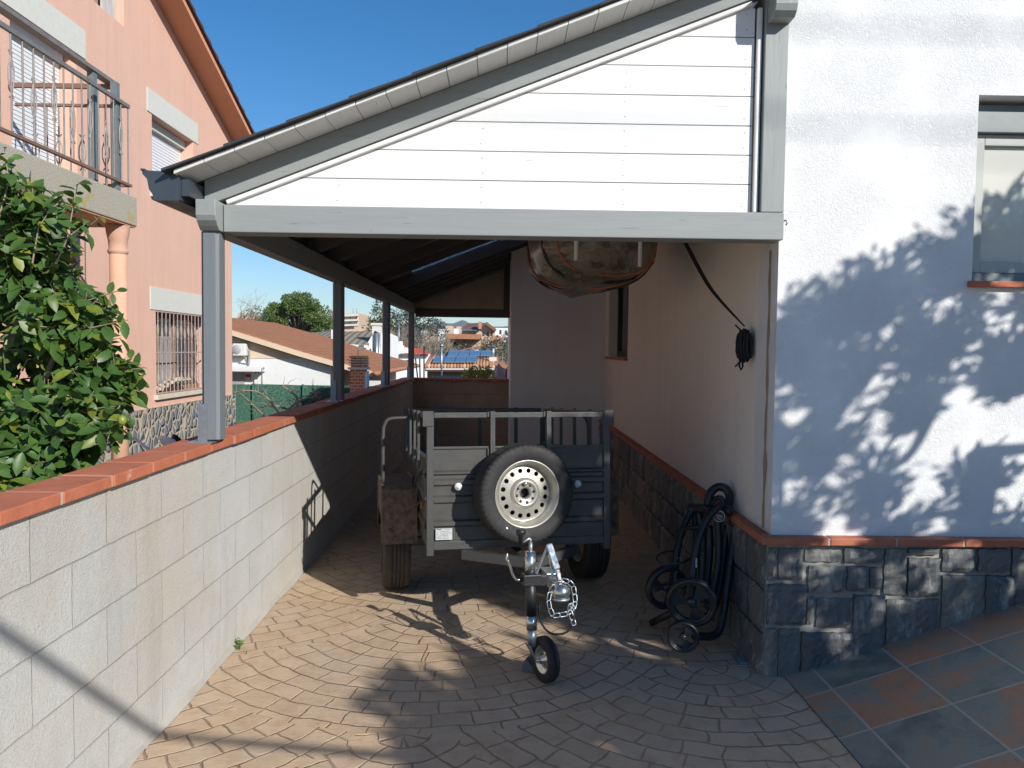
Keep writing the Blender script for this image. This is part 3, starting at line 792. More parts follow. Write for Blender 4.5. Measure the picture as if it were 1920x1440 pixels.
# rack rails
MB().box(-HW-.018,HW+.018,-.0085,.020,ZT-.030,ZT).build('rack_rail', DM, tr, bevel=.003) if False else None
MB().box(-HW+.037,HW-.037,-.004,.022,ZT-.032,ZT-.004).build('rack_rail', DM, tr, bevel=.003)
MB().box(-HW+.03,HW-.03,LB-.02,LB+.002,ZT-.028,ZT-.002).build('rack_rail', DM, tr, bevel=.003)
for s_ in (-1, 1):
    a, b = sorted((s_*(HW-.004), s_*(HW+.020)))
    MB().box(a,b,-.008,LB+.03,ZT-.03,ZT-.003).build('rack_rail', DM, tr, bevel=.003)
    for k, y in enumerate((.16,.42,.74,1.06,1.30)):
        a2, b2 = sorted((s_*(HW+.0205), s_*(HW+.034)))
        MB().box(a2,b2,y,y+.035,ZS-.04,ZT+.004).build('rack_stake', DM, tr, bevel=.002)
for x in (-.150, .150):
    m = MB(); m.box(x-.013,x+.013,-.020,-.0045,ZF-.055,ZT+.002); m.box(x-.028,x-.014,-.010,.03,ZT-.028,ZT-.001); m.box(x-.026,x-.014,-.008,.004,ZF-.04,ZF+.0)
    m.build('rack_stake', DM, tr, bevel=.002)
for x in (-.3, .02, .28):
    MB().box(x-.012,x+.012,LB+.0025,LB+.016,ZS-.05,ZT+.002).build('rack_stake', DM, tr, bevel=.002)
# tie hooks
for x in (-.33, .305):
    MB().lathe([(0,-.034),(.007,-.034),(.009,-.028),(.019,-.026),(.020,-.018),(.014,-.012),(.012,-.001)], 16, Matrix.Translation((x,0,.745))).build('tie_button', M['white'], tr)
MB().box(-.445,-.360,-.0135,-.0105,.475,.533).build('data_plate', M['plate'], tr)
dpm = MB()
for i, (a, b, z) in enumerate([(.004,.030,.526),(.044,.078,.527),(.022,.070,.518),(.004,.014,.511),(.024,.080,.509),(.004,.014,.503),(.026,.064,.501),(.012,.028,.495),(.034,.066,.496),(.004,.028,.489),(.034,.066,.489),(.010,.028,.482),(.034,.066,.482)]):
    dpm.box(-.445+a,-.445+b,-.0141,-.0136,z,z+(.004 if i == 0 else .0013))
dpm.build('plate_lines', M['ink'], tr.children[-1] if False else [c for c in bpy.data.objects if c.name == 'data_plate'][0])
# spare wheel
def tyre(name, Rr, w, rim_r, mat, parent, Mx, nseg=120, tread=True):
    prof = [(rim_r-.004, w*.36),(rim_r+.010, w*.43),(rim_r+(Rr-rim_r)*.45, w*.5),(Rr-.016, w*.485),(Rr-.006, w*.45),(Rr-.002, w*.36)]
    inner = []
    for g in (.27,.13,-.01,-.15):
        inner += [(Rr, w*g),(Rr, w*(g-.085)),(Rr-.007, w*(g-.09)),(Rr-.007, w*(g-.115))]
    full = prof+inner+[(Rr, -w*.30),(Rr-.006,-w*.45),(Rr-.016,-w*.485),(rim_r+(Rr-rim_r)*.45,-w*.5),(rim_r+.01,-w*.43),(rim_r-.004,-w*.36)]
    def mod(r, h, i, j):
        if tread and abs(h) > w*.30 and r > Rr-.017 and j % 3 == 0: return r-.006
        if tread and abs(h) < w*.3 and j % 6 == 0 and r >= Rr-.001: return r-.003
        return r
    return MB().lathe(full, nseg, Mx, 0, True, mod).build(name, mat, parent)
def steel_rim(parent, r0, hub, Mx, mat, nh=16, hr=.0125, name='rim'):
    # flange and barrel by lathe; disc built with real holes
    m = MB(); s = r0/.163
    m.lathe([(r0+.006,-.058),(r0+.010,-.062),(r0+.008,-.067),(r0+.002,-.066),(r0-.004,-.058),(r0-.012,-.050),(r0-.016,-.036),(r0-.022,-.030),(r0-.024,.04)], 64, Mx)
    ro, ri = .1385*s, .080*s; yo = lambda r: -.012-.010*((ro-r)/(ro-ri))
    for k in range(nh):
        a0, a1 = 2*PI*k/nh, 2*PI*(k+1)/nh; ac = (a0+a1)/2; rc = (ro+ri)/2+.006*s
        out = []
        for q in range(5): t_ = a0+(a1-a0)*q/4; out.append((ro, t_))
        for q in range(1,4): out.append((ro+(ri-ro)*q/4, a1))
        for q in range(5): t_ = a1+(a0-a1)*q/4; out.append((ri, t_))
        for q in range(1,4): out.append((ri+(ro-ri)*q/4, a0))
        o3 = [Vector((r*math.cos(t_), yo(r), r*math.sin(t_))) for r, t_ in out]
        cc = Vector((rc*math.cos(ac), yo(rc), rc*math.sin(ac)))
        h3 = []
        for v in o3:
            d = v-cc; d.normalize(); h3.append(cc+d*hr)
        h4 = [v+Vector((0,.006,0)) for v in h3]; nn = len(o3)
        vs = [Mx @ v for v in o3+h3+h4]
        m.add(vs, [(i,(i+1)%nn,nn+(i+1)%nn,nn+i) for i in range(nn)], 0, False)
        m.add([Mx @ v for v in h3+h4], [(i,(i+1)%nn,nn+(i+1)%nn,nn+i) for i in range(nn)], 0, False)
    m.lathe([(r0-.023,.0),(ro+.008,-.016),(ro,-.012)], 64, Mx)
    m.lathe([(ri,-.022),(.073*s,-.030),(.066*s,-.038),(.058*s,-.040),(.052*s,-.032),(.040*s,-.030),(.032*s,-.031),(.030*s,-.028),(.026*s,-.026),(.0255*s,-.0)], 64, Mx)
    return m.build(name, mat, parent)
sx, sz = .0, .716
sw_ = MB().box(0,0.001,0,0.001,0,0.001)
spare = thing('spare_wheel', None, None); spare.parent = tr
Ms = Matrix.Translation((-.008, -.105, sz)) @ Matrix.Rotation(math.radians(7), 4, 'Z')
tyre('tyre', .252, .155, .163, M['rubber'], spare, Ms, 168)
steel_rim(spare, .163, .03, Ms, M['rim'])
m = MB(); m.lathe([(.0,.02),(.15,.02),(.155,.025)], 40, Ms); m.build('rim_back', M['black'], spare)
m = MB()
for k in range(8):
    a = 2*PI*k/8+.2; r_ = .047; c = Ms @ Vector((r_*math.cos(a), -.0345, r_*math.sin(a)))
    m.lathe([(0,-.002),(.0052 if k % 2 else .0068,-.002),(.0075,.004)], 12, Matrix.Translation(c))
m.build('bolt_hole', M['black'], spare)
m = MB(); c = Ms @ Vector((-.003,-.036,.052)); m.lathe([(0,-.018),(.006,-.018),(.011,-.008),(.012,.006)], 10, Matrix.Translation(c)); m.build('wheel_nut', M['chrome'], spare)
m = MB(); c = Ms @ Vector((-.115,-.073,-.165)); m.sphere(c, (.009,.004,.009), 10); m.build('valve_mark', M['white'], spare)
# road wheels & fenders
for s_ in (-1, 1):
    wn_ = thing('road_wheel', None, None); wn_.parent = tr
    Mw = Matrix.Translation((s_*.605, .80, .28+.051)) @ Matrix.Rotation(-s_*PI/2, 4, 'Z')
    tyre('tyre', .28, .158, .165, M['rubberbrown'] if s_ < 0 else M['rubber'], wn_, Mw, 150)
    steel_rim(wn_, .165, .03, Mw, M['rim'], 12)
    m = MB(); x0, x1 = sorted((s_*.50, s_*.70)); y0, y1 = .45, 1.15; z0, z1 = .375, .70; t_ = .002
    fz = .17
    prof = [(y0, z0),(y0, z1-.02),(y0+.02, z1),(y1-.02, z1),(y1, z1-.02),(y1, z0)]
    for i in range(len(prof)-1):
        (ya,za),(yb,zb2) = prof[i], prof[i+1]
        d = Vector((0,yb-ya,zb2-za)).normalized(); nn = Vector((0,d.z,-d.y))*t_*-1
        vs = [(x0,ya,za),(x1,ya,za),(x1,yb,zb2),(x0,yb,zb2)]
        m.hexa([Vector(v) for v in vs]+[Vector(v)-nn for v in vs])
    xo = x0 if s_ < 0 else x1-.0015
    m.extrude([(xo,y0,z0),(xo,y0+.08,z0),(xo,y0+.1,z0+.14),(xo,y1-.1,z0+.14),(xo,y1-.08,z0),(xo,y1,z0),(xo,y1,z1-.02),(xo,y1-.02,z1),(xo,y0+.02,z1),(xo,y0,z1-.02)], (.0015,0,0))
    fd = m.build('fender', M['dirty'], tr)
    MB().lathe([(0,-.008),(.018,-.008),(.021,-.001)], 20, Matrix.Translation((s_*.655, y0, z0+.07))).build('reflector', M['dirty'], fd)
    yh = .62 if s_ < 0 else 1.0
    pts = smooth_path([(s_*.685,yh,.70),(s_*.685,yh,.98),(s_*.675,yh,1.045),(s_*.64,yh,1.078),(s_*.51,yh,1.082)], 6)
    MB().tube(pts, .0105, 10).build('guard_hoop', DM, tr)
    MB().box(*sorted((s_*.4905,s_*.4985)),.25,.28,.60,.64).build('side_reflector', M['orange'], tr)
# axle
MB().box(-.52,.52,.77,.83,.30,.35).build('axle', DM, tr)
# rope lashing on the left side
m = MB(); pts = smooth_path([(-.505,.02,.84),(-.52,.12,.78),(-.50,.25,.80),(-.53,.4,.70),(-.515,.55,.74)], 8); m.tube(pts, .006, 6)
m.tube(smooth_path([(-.505,.0,.80),(-.53,.06,.74),(-.51,.14,.66),(-.53,.3,.60)], 8), .006, 6); m.build('lashing_cord', M['rope'], tr)
# V frame
za, zb_ = ZB-.003, ZB-.05
for s_ in (-1, 1):
    MB().bar((s_*.30,.0,ZB-.027),(s_*.012,-.26,ZB-.030),.045,.048).build('drawbar_arm', DM, tr, bevel=.003)
MB().bar((.0,.3,.37),(.0,-.43,.37),.05,.05).build('drawbar', DM, tr, bevel=.003)
MB().bar((.0,-.26,.395),(.0,-.40,.395),.05,.004).build('drawbar_plate', M['galv'], tr)
# ---- coupling
cpl = thing('tow_coupling', None, None); cpl.parent = tr; cpl.location = (.034, -.03, 0)
m = MB(); m.bar((0,-.36,.375),(0,-.60,.362),.056,.05); m.bar((0,-.40,.405),(0,-.52,.40),.07,.008); m.build('coupling_body', M['galv'], cpl, bevel=.006)
m = MB(); m.sphere((0,-.635,.352),(.044,.05,.040),20); m.build('coupling_head', M['chrome'], cpl)
m = MB(); m.lathe([(.038,-.01),(.041,-.01),(.041,.0),(.038,.0)],20, Matrix.Translation((0,-.635,.325)) @ Matrix.Rotation(PI/2,4,'X')); m.build('head_rim', M['galv'], cpl)
m = MB(); m.bar((0,-.62,.392),(-.006,-.60,.44),.020,.016); m.bar((-.006,-.60,.44),(-.032,-.555,.545),.030,.014,(0,1,0)); m.bar((-.03,-.555,.50),(-.02,-.58,.40),.010,.012); m.build('coupling_handle', M['chrome'], cpl, bevel=.004)
m = MB(); m.bar((-.035,-.55,.54),(-.11,-.60,.405),.009,.006); m.build('linkage', M['galv'], cpl)
# chain links around head
def link(m, a, b, w=.009, r=.0026):
    a = Vector(a); b = Vector(b); d = (b-a); s_ = d.cross(Vector((U(-.4,.4),-1,U(-.3,.3)))).normalized()*w; e = d*.22
    m.tube([a+s_*.0, a+e*.4+s_, b-e*.4+s_, b, b-e*.4-s_, a+e*.4-s_, a], r, 5)
m = MB(); ch = [(.0,-.655,.405),(.030,-.66,.398),(.052,-.655,.375),(.058,-.655,.34),(.060,-.66,.308),(.050,-.665,.28),(.020,-.67,.262),(-.012,-.67,.258),(-.042,-.665,.255),(-.055,-.66,.285),(-.060,-.655,.32),(-.052,-.65,.355),(-.03,-.65,.385),(.0,-.655,.402)]
for i in range(len(ch)-1):
    link(m, ch[i], ch[i+1])
link(m,(.05,-.665,.28),(.035,-.67,.305)); link(m,(.035,-.67,.305),(.03,-.67,.275)); link(m,(.03,-.67,.275),(.045,-.67,.235)); link(m,(.045,-.67,.235),(.052,-.67,.21))
m.build('safety_chain', M['galv'], cpl)
m = MB(); m.tube(smooth_path([(-.09,-.60,.30),(-.085,-.62,.22),(-.05,-.64,.175),(.0,-.65,.17),(.035,-.66,.19),(.05,-.67,.225),(.05,-.67,.27)],8),.005,8); m.build('breakaway_cable', M['rope'], cpl)
# ---- jockey wheel assembly (local)
jk = thing('jockey_wheel', None, None); jk.parent = tr; jk.location = (.006, -.035, -.004)
jx, jy = -.098, -.585
m = MB(); m.tube([(jx,jy,.525),(jx,jy,.42)],.024,20); m.tube([(jx+.004,jy-.004,.245),(jx+.006,jy-.004,.185)],.024,20); m.build('outer_tube', M['chrome'], jk)
m = MB(); m.tube([(jx,jy,.42),(jx+.004,jy-.004,.245)],.0235,20); m.build('tube_sleeve', M['black'], jk)
m = MB(); m.tube([(jx+.006,jy-.004,.185),(jx+.008,jy-.004,.115)],.020,20); m.build('inner_tube', M['galv'], jk)
m = MB(); m.box(jx-.036,jx+.045,jy-.030,jy+.034,.380,.428); m.box(jx+.03,jx+.075,jy-.01,jy+.02,.372,.42); m.tube([(jx-.05,jy,.405),(jx-.03,jy,.405)],.010,8); m.build('clamp', M['black'], jk, bevel=.005)
m = MB(); m.tube(smooth_path([(jx-.045,jy,.405),(jx-.062,jy-.004,.405),(jx-.078,jy-.006,.425),(jx-.090,jy-.008,.46),(jx-.104,jy-.01,.495)],6),[.0055]*25 if False else .0058,8); m.sphere((jx-.106,jy-.01,.505),(.007,.006,.022),10); m.build('clamp_lever', M['chrome'], jk)
m = MB(); m.tube([(jx+.002,jy,.52),(jx+.002,jy,.565)],.0085,10); m.tube([(jx+.002,jy,.555),(jx+.002,jy,.578),(jx-.004,jy,.584),(jx-.038,jy-.01,.567)],.0052,8); m.build('crank', M['galv'], jk)
m = MB(); m.lathe([(0,.034),(.019,.034),(.022,.028),(.021,.012),(.012,.006),(.0115,-.028),(0,-.028)],18, Matrix.Translation((jx-.045,jy-.012,.592)) @ Matrix.Rotation(PI/2,4,'X')); m.build('crank_knob', M['black'], jk)
hx, hy, hz = -.040, -.620, .10-.039+.0
Mj = Matrix.Translation((hx,hy,hz+.0)) @ Matrix.Rotation(math.radians(-74), 4, 'Z')
m = MB(); Rr, w = .098, .052
m.lathe([(.058,-w*.30),(.062,-w*.46),(.078,-w*.5),(.092,-w*.42),(Rr,-w*.25),(Rr,-w*.10),(Rr-.004,-w*.08),(Rr-.004,-w*.03),(Rr+.0005,-w*.02),(Rr+.0005,w*.02),(Rr-.004,w*.03),(Rr-.004,w*.08),(Rr,w*.10),(Rr,w*.25),(.092,w*.42),(.078,w*.5),(.062,w*.46),(.058,w*.3)], 48, Mj)
m.build('jockey_tyre', M['rubber'], jk)
m = MB(); m.lathe([(.060,-w*.34),(.057,-w*.36),(.050,-w*.1),(.020,-w*.02),(.018,-w*.45),(.0,-w*.48)], 36, Mj); m.lathe([(.060,w*.34),(.055,w*.36),(.050,w*.1),(.020,w*.02),(.0,w*.4)], 36, Mj); m.build('jockey_rim', M['chrome'], jk)
m = MB()
for s_ in (-1, 1):
    o = Vector((0, s_*w*.68, 0)); q = Mj @ o
    top = Vector((jx+.008, jy-.004, .125)) + (Mj.to_3x3() @ Vector((0, s_*.024, 0)))
    wv_ = Mj.to_3x3() @ Vector((.014,0,0)); th = Mj.to_3x3() @ Vector((0, s_*.003, 0))
    m.hexa([q-wv_*.8-Vector((0,0,.012)), q+wv_*.8-Vector((0,0,.012)), top+wv_*1.4, top-wv_*1.4, q-wv_*.8-Vector((0,0,.012))+th, q+wv_*.8-Vector((0,0,.012))+th, top+wv_*1.4+th, top-wv_*1.4+th])
m.build('fork', M['galv'], jk)
m = MB(); m.lathe([(0,-w*.85),(.008,-w*.85),(.008,w*.85),(0,w*.85)], 10, Mj); m.build('wheel_bolt', M['chrome'], jk)
# wheel chock
ck = P(990,1262,Z=0)
m = MB(); cx, cy = ck.x, ck.y
m.extrude([(-.035,0,0),(.045,0,0),(.045,0,.012),(.0,0,.052),(-.022,0,.05)], (0,.075,0)); 
co = m.build('wheel_chock', mk('grey_chock', (.13,.14,.16), (.09,.10,.12), 12, .5), None, bevel=.004); co.location = (cx, cy, .001); co.rotation_euler = (0,0,-.35)
tag(co, 'small grey wedge chock on the paving against the jockey wheel', 'wheel chock')

# ================================================================ FOLDED TROLLEY
tl = thing('folded_trolley', 'folded black three wheeled push cart leaning on the slate plinth', 'push cart', P(1300,1200,Z=0))
OT = tl.location.copy()
def T(px, py, Y): return P(px, py, Y=Y) - OT
def tube_t(name, pts, r, mat=None, n=10, parent=None):
    return MB().tube(smooth_path([T(*p) for p in pts], 6), r*(1.0 if r < .007 else 1.45), n).build(name, mat or M['blackmetal'], parent or tl)
def bigwheel(px, py, Y, r, rz, rx, light=True):
    w_ = thing('wheel', None, None); w_.parent = tl
    Mx = Matrix.Translation(T(px,py,Y)) @ Matrix.Rotation(rz,4,'Z') @ Matrix.Rotation(rx,4,'X')
    MB().lathe([(r*.80,-.012),(r*.84,-.02),(r*.93,-.022),(r,-.012),(r,.012),(r*.93,.022),(r*.84,.02),(r*.8,.012)],48,Mx).build('tyre', M['black'] , w_)
    m = MB()
    m.lathe([(r*.82,-.014),(r*.76,-.016),(r*.72,-.008),(r*.70,.01)],40,Mx); m.lathe([(0,-.022),(r*.16,-.022),(r*.2,-.012),(r*.2,.012)],20,Mx)
    # broad spoke plates
    for a0 in (.35, 2.45, 4.6):
        pts = []
        for k in range(9): a = a0+1.0*k/8; pts.append((r*.74*math.cos(a), r*.74*math.sin(a)))
        pts += [(r*.2*math.cos(a0+.9), r*.2*math.sin(a0+.9)), (r*.2*math.cos(a0+.1), r*.2*math.sin(a0+.1))]
        n = len(pts); vs = [Mx @ Vector((x,-.010,z)) for x,z in pts]+[Mx @ Vector((x,-.002,z)) for x,z in pts]
        m.add(vs, [tuple(range(n)), tuple(range(2*n-1,n-1,-1))]+[(i,i+n,(i+1)%n+n,(i+1)%n) for i in range(n)])
    m.build('hub', M['blackgloss'], w_); return w_
M['blackgloss'] = mk('black_gloss_plastic', (.035,.036,.04), (.02,.021,.024), 8, .22)
bigwheel(1297,1129,3.60,.119,math.radians(-14),math.radians(4))
bigwheel(1249,1101,3.83,.113,math.radians(18),math.radians(4))
bigwheel(1281,1193,3.52,.074,math.radians(-10),0)
MB().tube([T(1222,1168,3.95), T(1262,1148,3.80)], .018, 10).build('folded_strut', M['black'], tl)
tube_t('frame_tube', [(1300,950,3.98),(1283,985,3.94),(1270,1030,3.88),(1266,1070,3.84),(1270,1105,3.80)], .0125)
tube_t('frame_tube', [(1352,945,3.80),(1325,975,3.76),(1308,1020,3.72),(1300,1070,3.68),(1298,1125,3.63)], .0125)
tube_t('frame_tube', [(1300,952,4.0),(1305,1000,3.95),(1302,1050,3.9),(1298,1100,3.8)], .011)
tube_t('frame_tube', [(1345,965,3.85),(1348,1040,3.8),(1338,1100,3.75),(1326,1140,3.7)], .012)
tube_t('frame_tube', [(1318,1030,3.82),(1316,1080,3.78),(1312,1120,3.72)], .010)
tube_t('frame_tube', [(1378,985,3.84),(1372,1040,3.80),(1362,1110,3.74),(1352,1170,3.69),(1338,1192,3.66),(1300,1192,3.62)], .0135)
tube_t('handle', [(1328,952,3.92),(1330,928,3.94),(1344,914,3.95),(1360,916,3.94),(1368,932,3.92),(1362,958,3.88)], .0155)
tube_t('handle', [(1332,950,3.90),(1340,936,3.92),(1352,934,3.92),(1360,948,3.90)], .009)
tube_t('bottle_ring', [(1276,1036,3.9),(1250,1034,3.86),(1232,1044,3.80),(1240,1056,3.74),(1275,1056,3.74),(1296,1046,3.78)], .0055)
tube_t('frame_tube', [(1310,960,3.95),(1318,1010,3.9),(1316,1075,3.84),(1320,1130,3.78)], .013)
tube_t('frame_tube', [(1330,985,3.9),(1330,1040,3.86),(1324,1100,3.8)], .013)
tube_t('frame_tube', [(1362,985,3.9),(1356,1050,3.86),(1346,1120,3.8),(1330,1160,3.75)], .012)
tube_t('cross_tube', [(1280,990,3.93),(1312,988,3.82)], .008)
m = MB(); m.tube([T(1292,952,4.0), T(1372,958,3.80)], .026, 12); m.sphere(T(1298,955,3.98), .030, 12); m.sphere(T(1376,980,3.83), .028, 12); m.box(*(lambda a: (a.x-.05,a.x+.05,a.y-.02,a.y+.04,a.z-.03,a.z+.03))(T(1340,962,3.86)))
m.build('folding_hub', M['black'], tl, bevel=.006)
Mb = Matrix.Translation(T(1348,967,3.79)) @ Matrix.Rotation(math.radians(-12),4,'Z')
bdg = MB().lathe([(0,-.012),(.026,-.012),(.030,-.008),(.031,.01)], 28, Mb).build('round_badge', M['black'], tl)
m = MB(); m.lathe([(.0255,-.0132),(.0285,-.0132),(.0285,-.012),(.0255,-.012)], 28, Mb)
def glyphs(m, Mx, y, rows, sc):
    for (x, z, w, h) in rows: 
        vs = [Mx @ Vector(v) for v in ((x,y,z),(x+w,y,z),(x+w,y,z+h),(x,y,z+h),(x,y+.001,z),(x+w,y+.001,z),(x+w,y+.001,z+h),(x,y+.001,z+h))]
        m.add(vs, [(0,1,2,3),(4,7,6,5),(0,4,5,1),(1,5,6,2),(2,6,7,3),(3,7,4,0)])
rw = []
for i in range(6): rw += [(-.020+.0066*i, .003-.0015*i, .0050, .0015), (-.020+.0066*i, .003-.0015*i+.0055, .0050, .0015), (-.020+.0066*i, .003-.0015*i, .0014, .007)]
for i in range(7): rw += [(-.014+.004*i, -.008-.001*i, .0026, .003)]
for i in range(6): rw += [(-.010+.0036*i, -.015-.001*i, .0022, .0024)]
glyphs(m, Mb, -.0134, rw, 1); m.build('badge_print', M['white'], bdg)
# small details
m = MB(); 
for p in ((1294,977,3.9),(1281,1012,3.88),(1270,1045,3.85),(1268,1071,3.82),(1376,975,3.80),(1358,1134,3.70)): m.sphere(T(*p)+Vector((0,-.012,0)), .0035, 8)
m.build('rivet', M['chrome'], tl)
m = MB()
for k in range(7): 
    a = T(1305.5, 1064-k*2.6, 3.66); m.box(a.x-.003,a.x+.004,a.y,a.y+.001,a.z,a.z+.004)
m.build('frame_print', M['white'], tl)
# ================================================================ PINK HOUSE
D = 5.5; XP = -D
ph = thing('pink_house', 'salmon pink rendered house with pebble plinth, barred window and balcony', 'house')
def zg(y): return 6.93 - .373*(y-12.15)
y0h, y1h, yr = 2.5, 15.72, 9.0
ops = [(8.75,10.08,3.12,5.16),(12.2,13.8,3.82,5.04),(12.28,14.6,.66,2.0),(10.35,11.35,6.02,7.0)]
# wall as grid cut around the openings
ysl = sorted({y0h, y1h, yr} | {o[0] for o in ops} | {o[1] for o in ops}); m = MB()
def inside(y, z): return any(o[0]-1e-4 <= y <= o[1]+1e-4 and o[2]-1e-4 <= z <= o[3]+1e-4 for o in ops)
for i in range(len(ysl)-1):
    ya, yb = ysl[i], ysl[i+1]; ym = (ya+yb)/2
    cuts = sorted([(o[2],o[3]) for o in ops if o[0]-1e-4 < ym < o[1]+1e-4]); z = -.6
    top = lambda y: zg(y) if y > yr else zg(yr)-.373*(yr-y)
    for (c0, c1) in cuts: m.box(XP-.3, XP, ya, yb, z, c0); z = c1
    m.hexa([(XP-.3,ya,z),(XP,ya,z),(XP,yb,z),(XP-.3,yb,z),(XP-.3,ya,top(ya)),(XP,ya,top(ya)),(XP,yb,top(yb)),(XP-.3,yb,top(yb))])
m.box(-16, XP-.3, y1h-.3, y1h, -.6, zg(y1h)); m.box(-16, XP-.3, y0h, y0h+.3, -.6, 5)
m.build('wall', M['pink'], ph)
# roof: soffit + tiles
OH = .42
def roofpt(x, y, o): return (x, y, (zg(y) if y >= yr else zg(yr)-.373*(yr-y))+o)
m = MB()
for (ya, yb) in ((yr, y1h+.35), (y0h, yr)):
    m.hexa([roofpt(-16,ya,.0),roofpt(XP+OH,ya,.0),roofpt(XP+OH,yb,.0),roofpt(-16,yb,.0),roofpt(-16,ya,.10),roofpt(XP+OH,ya,.10),roofpt(XP+OH,yb,.10),roofpt(-16,yb,.10)])
rs = m.build('roof', M['pinktrim'], ph)
M['darktile'] = mk('dark_red_tile', (.10,.035,.03), (.06,.03,.03), 20, .8, .3)
m = MB(); y = yr
while y < y1h+.35:
    m.hexa([roofpt(-7,y,.102),roofpt(XP+OH+.05,y,.102),roofpt(XP+OH+.05,y+.36,.102),roofpt(-7,y+.36,.102),roofpt(-7,y,.13),roofpt(XP+OH+.05,y,.13),roofpt(XP+OH+.05,y+.36,.17),roofpt(-7,y+.36,.17)]); y += .34
m.build('roof_tiles', M['darktile'], rs)
# pebble plinth
def pebble():
    t = NT('pebble_plinth'); x, y, z = t.xyz(); uv = t.comb(y*1.0, z*.72, 0)
    def vor(f):
        v = t.new('ShaderNodeTexVoronoi', feature=f); t.L(uv, v.inputs['Vector']); v.inputs['Scale'].default_value = 7.2; v.inputs['Randomness'].default_value = .85; return v
    a = vor('DISTANCE_TO_EDGE'); b = vor('F1')
    s = t.new('ShaderNodeSeparateColor'); t.L(b.outputs['Color'], s.inputs[0])
    c = t.ramp(s.outputs[0], [(0,(.13,.15,.17)),(.3,(.10,.13,.17)),(.55,(.20,.21,.19)),(.75,(.22,.20,.14)),(1,(.15,.18,.20))])
    c = t.mix(t.ramp(t.noise(30,4), [(.4,0),(.7,.4)]), c, (.3,.3,.27))
    e = t.ramp(a.outputs['Distance'], [(.045,1),(.075,0)])
    c = t.mix(e, c, (.44,.36,.27))
    h = t.ramp(a.outputs['Distance'], [(.03,0),(.22,1)])
    return t.fin(c, .75, t.bump(h, .9, .05))
M['pebble'] = pebble()
B('plinth', M['pebble'], ph, XP, XP+.05, y0h, y1h+.05, -.6, .46)
B('plinth', M['pebble'], ph, -16, XP, y1h, y1h+.05, -.6, .46)
# lintels, reveals, shutters
def lint(ya, yb, z0, z1): MB().box(XP, XP+.014, ya, yb, z0, z1).build('lintel', M['lintel'], ph, bevel=.003)
lint(8.5,10.29,5.165,5.53); lint(12.03,14.0,5.045,5.40); lint(12.08,14.85,2.005,2.36)
def slats(name, ya, yb, z0, z1, xx, mat, par, ph_=.05):
    m = MB(); z = z0
    while z < z1-.01:
        m.hexa([(xx,ya,z),(xx+.007,ya,z),(xx+.007,yb,z),(xx,yb,z),(xx,ya,z+ph_-.006),(xx+.004,ya,z+ph_-.006),(xx+.004,yb,z+ph_-.006),(xx,yb,z+ph_-.006)]); z += ph_
    return m.build(name, mat, par)
s1 = slats('roller_shutter', 8.76, 10.07, 3.12, 5.0, XP-.22, M['alu'], ph); B('shutter_box', M['alu'], s1, XP-.24, XP-.16, 8.76, 10.07, 5.0, 5.155)
s2 = slats('roller_shutter', 12.21, 13.79, 3.83, 4.9, XP-.22, M['alu'], ph); B('shutter_box', M['lintel'], s2, XP-.24, XP-.14, 12.21, 13.79, 4.9, 5.035)
MB().box(XP-.15, XP+.06, 12.12, 13.9, 3.76, 3.815).build('sill', M['lintel'], ph, bevel=.005)
MB().box(XP-.15, XP+.06, 12.2, 14.7, .58, .655).build('sill', mk('cream_sill', (.62,.55,.45), (.5,.44,.36), 12, .8), ph, bevel=.005)
# barred window
wn_ = MB(); wn_.box(XP-.26,XP-.22,12.29,14.59,.66,.74); wn_.box(XP-.26,XP-.22,12.29,14.59,1.9,1.99); wn_.box(XP-.26,XP-.22,12.29,12.37,.74,1.9); wn_.box(XP-.26,XP-.22,12.8,12.88,.74,1.9); wn_.box(XP-.26,XP-.22,13.40,13.56,.74,1.9)
wnb = wn_.build('window', mk('old_wood_frame', (.28,.19,.12), (.2,.14,.09), 8, .7), ph)
B('pane', M['glass'], wnb, XP-.25, XP-.24, 12.37, 14.5, .74, 1.9)
B('curtain', mk('grey_curtain', (.32,.31,.31), (.22,.22,.23), 2, .8, stretch=(1,9,1)), wnb, XP-.235, XP-.23, 12.38, 13.4, .75, 1.6)
g = MB(); zz0, zz1 = .68, 1.985; xg = XP+.01
for zz in (zz0, 1.33, zz1): g.bar((xg,12.26,zz),(xg,14.62,zz),.014,.02)
k = 0; y = 12.33
while y < 14.6:
    g.tube([(xg,y,zz0),(xg,y,zz1)], .008, 5, cap=False)
    for zc in ((.9, 1.7) if k % 2 == 0 else (.95, 1.64)):
        for q in (-1, 1): g.tube([(xg,y-.025*q,zc-.14),(xg,y+.008*q,zc-.10),(xg,y+.03*q,zc),(xg,y+.008*q,zc+.10),(xg,y-.025*q,zc+.14)], .006, 4, cap=False)
    y += .148; k += 1
g.build('window_grille', mk('pinkish_iron', (.42,.34,.31), (.34,.24,.2), 9, .6), ph)
m = MB(); m.bar((XP-.12,12.35,.70),(XP-.05,13.0,.86),.14,.03); m.bar((XP-.05,13.0,.86),(XP-.05,13.6,.86),.14,.03)
for k in range(6): m.bar((XP+.02,12.5+k*.18,.74+min(k,3)*.045),(XP-.13,12.5+k*.18,.74+min(k,3)*.045),.02,.05)
m.build('planter_tray', mk('cream_tray', (.6,.55,.42), (.45,.4,.3), 12, .8), ph)
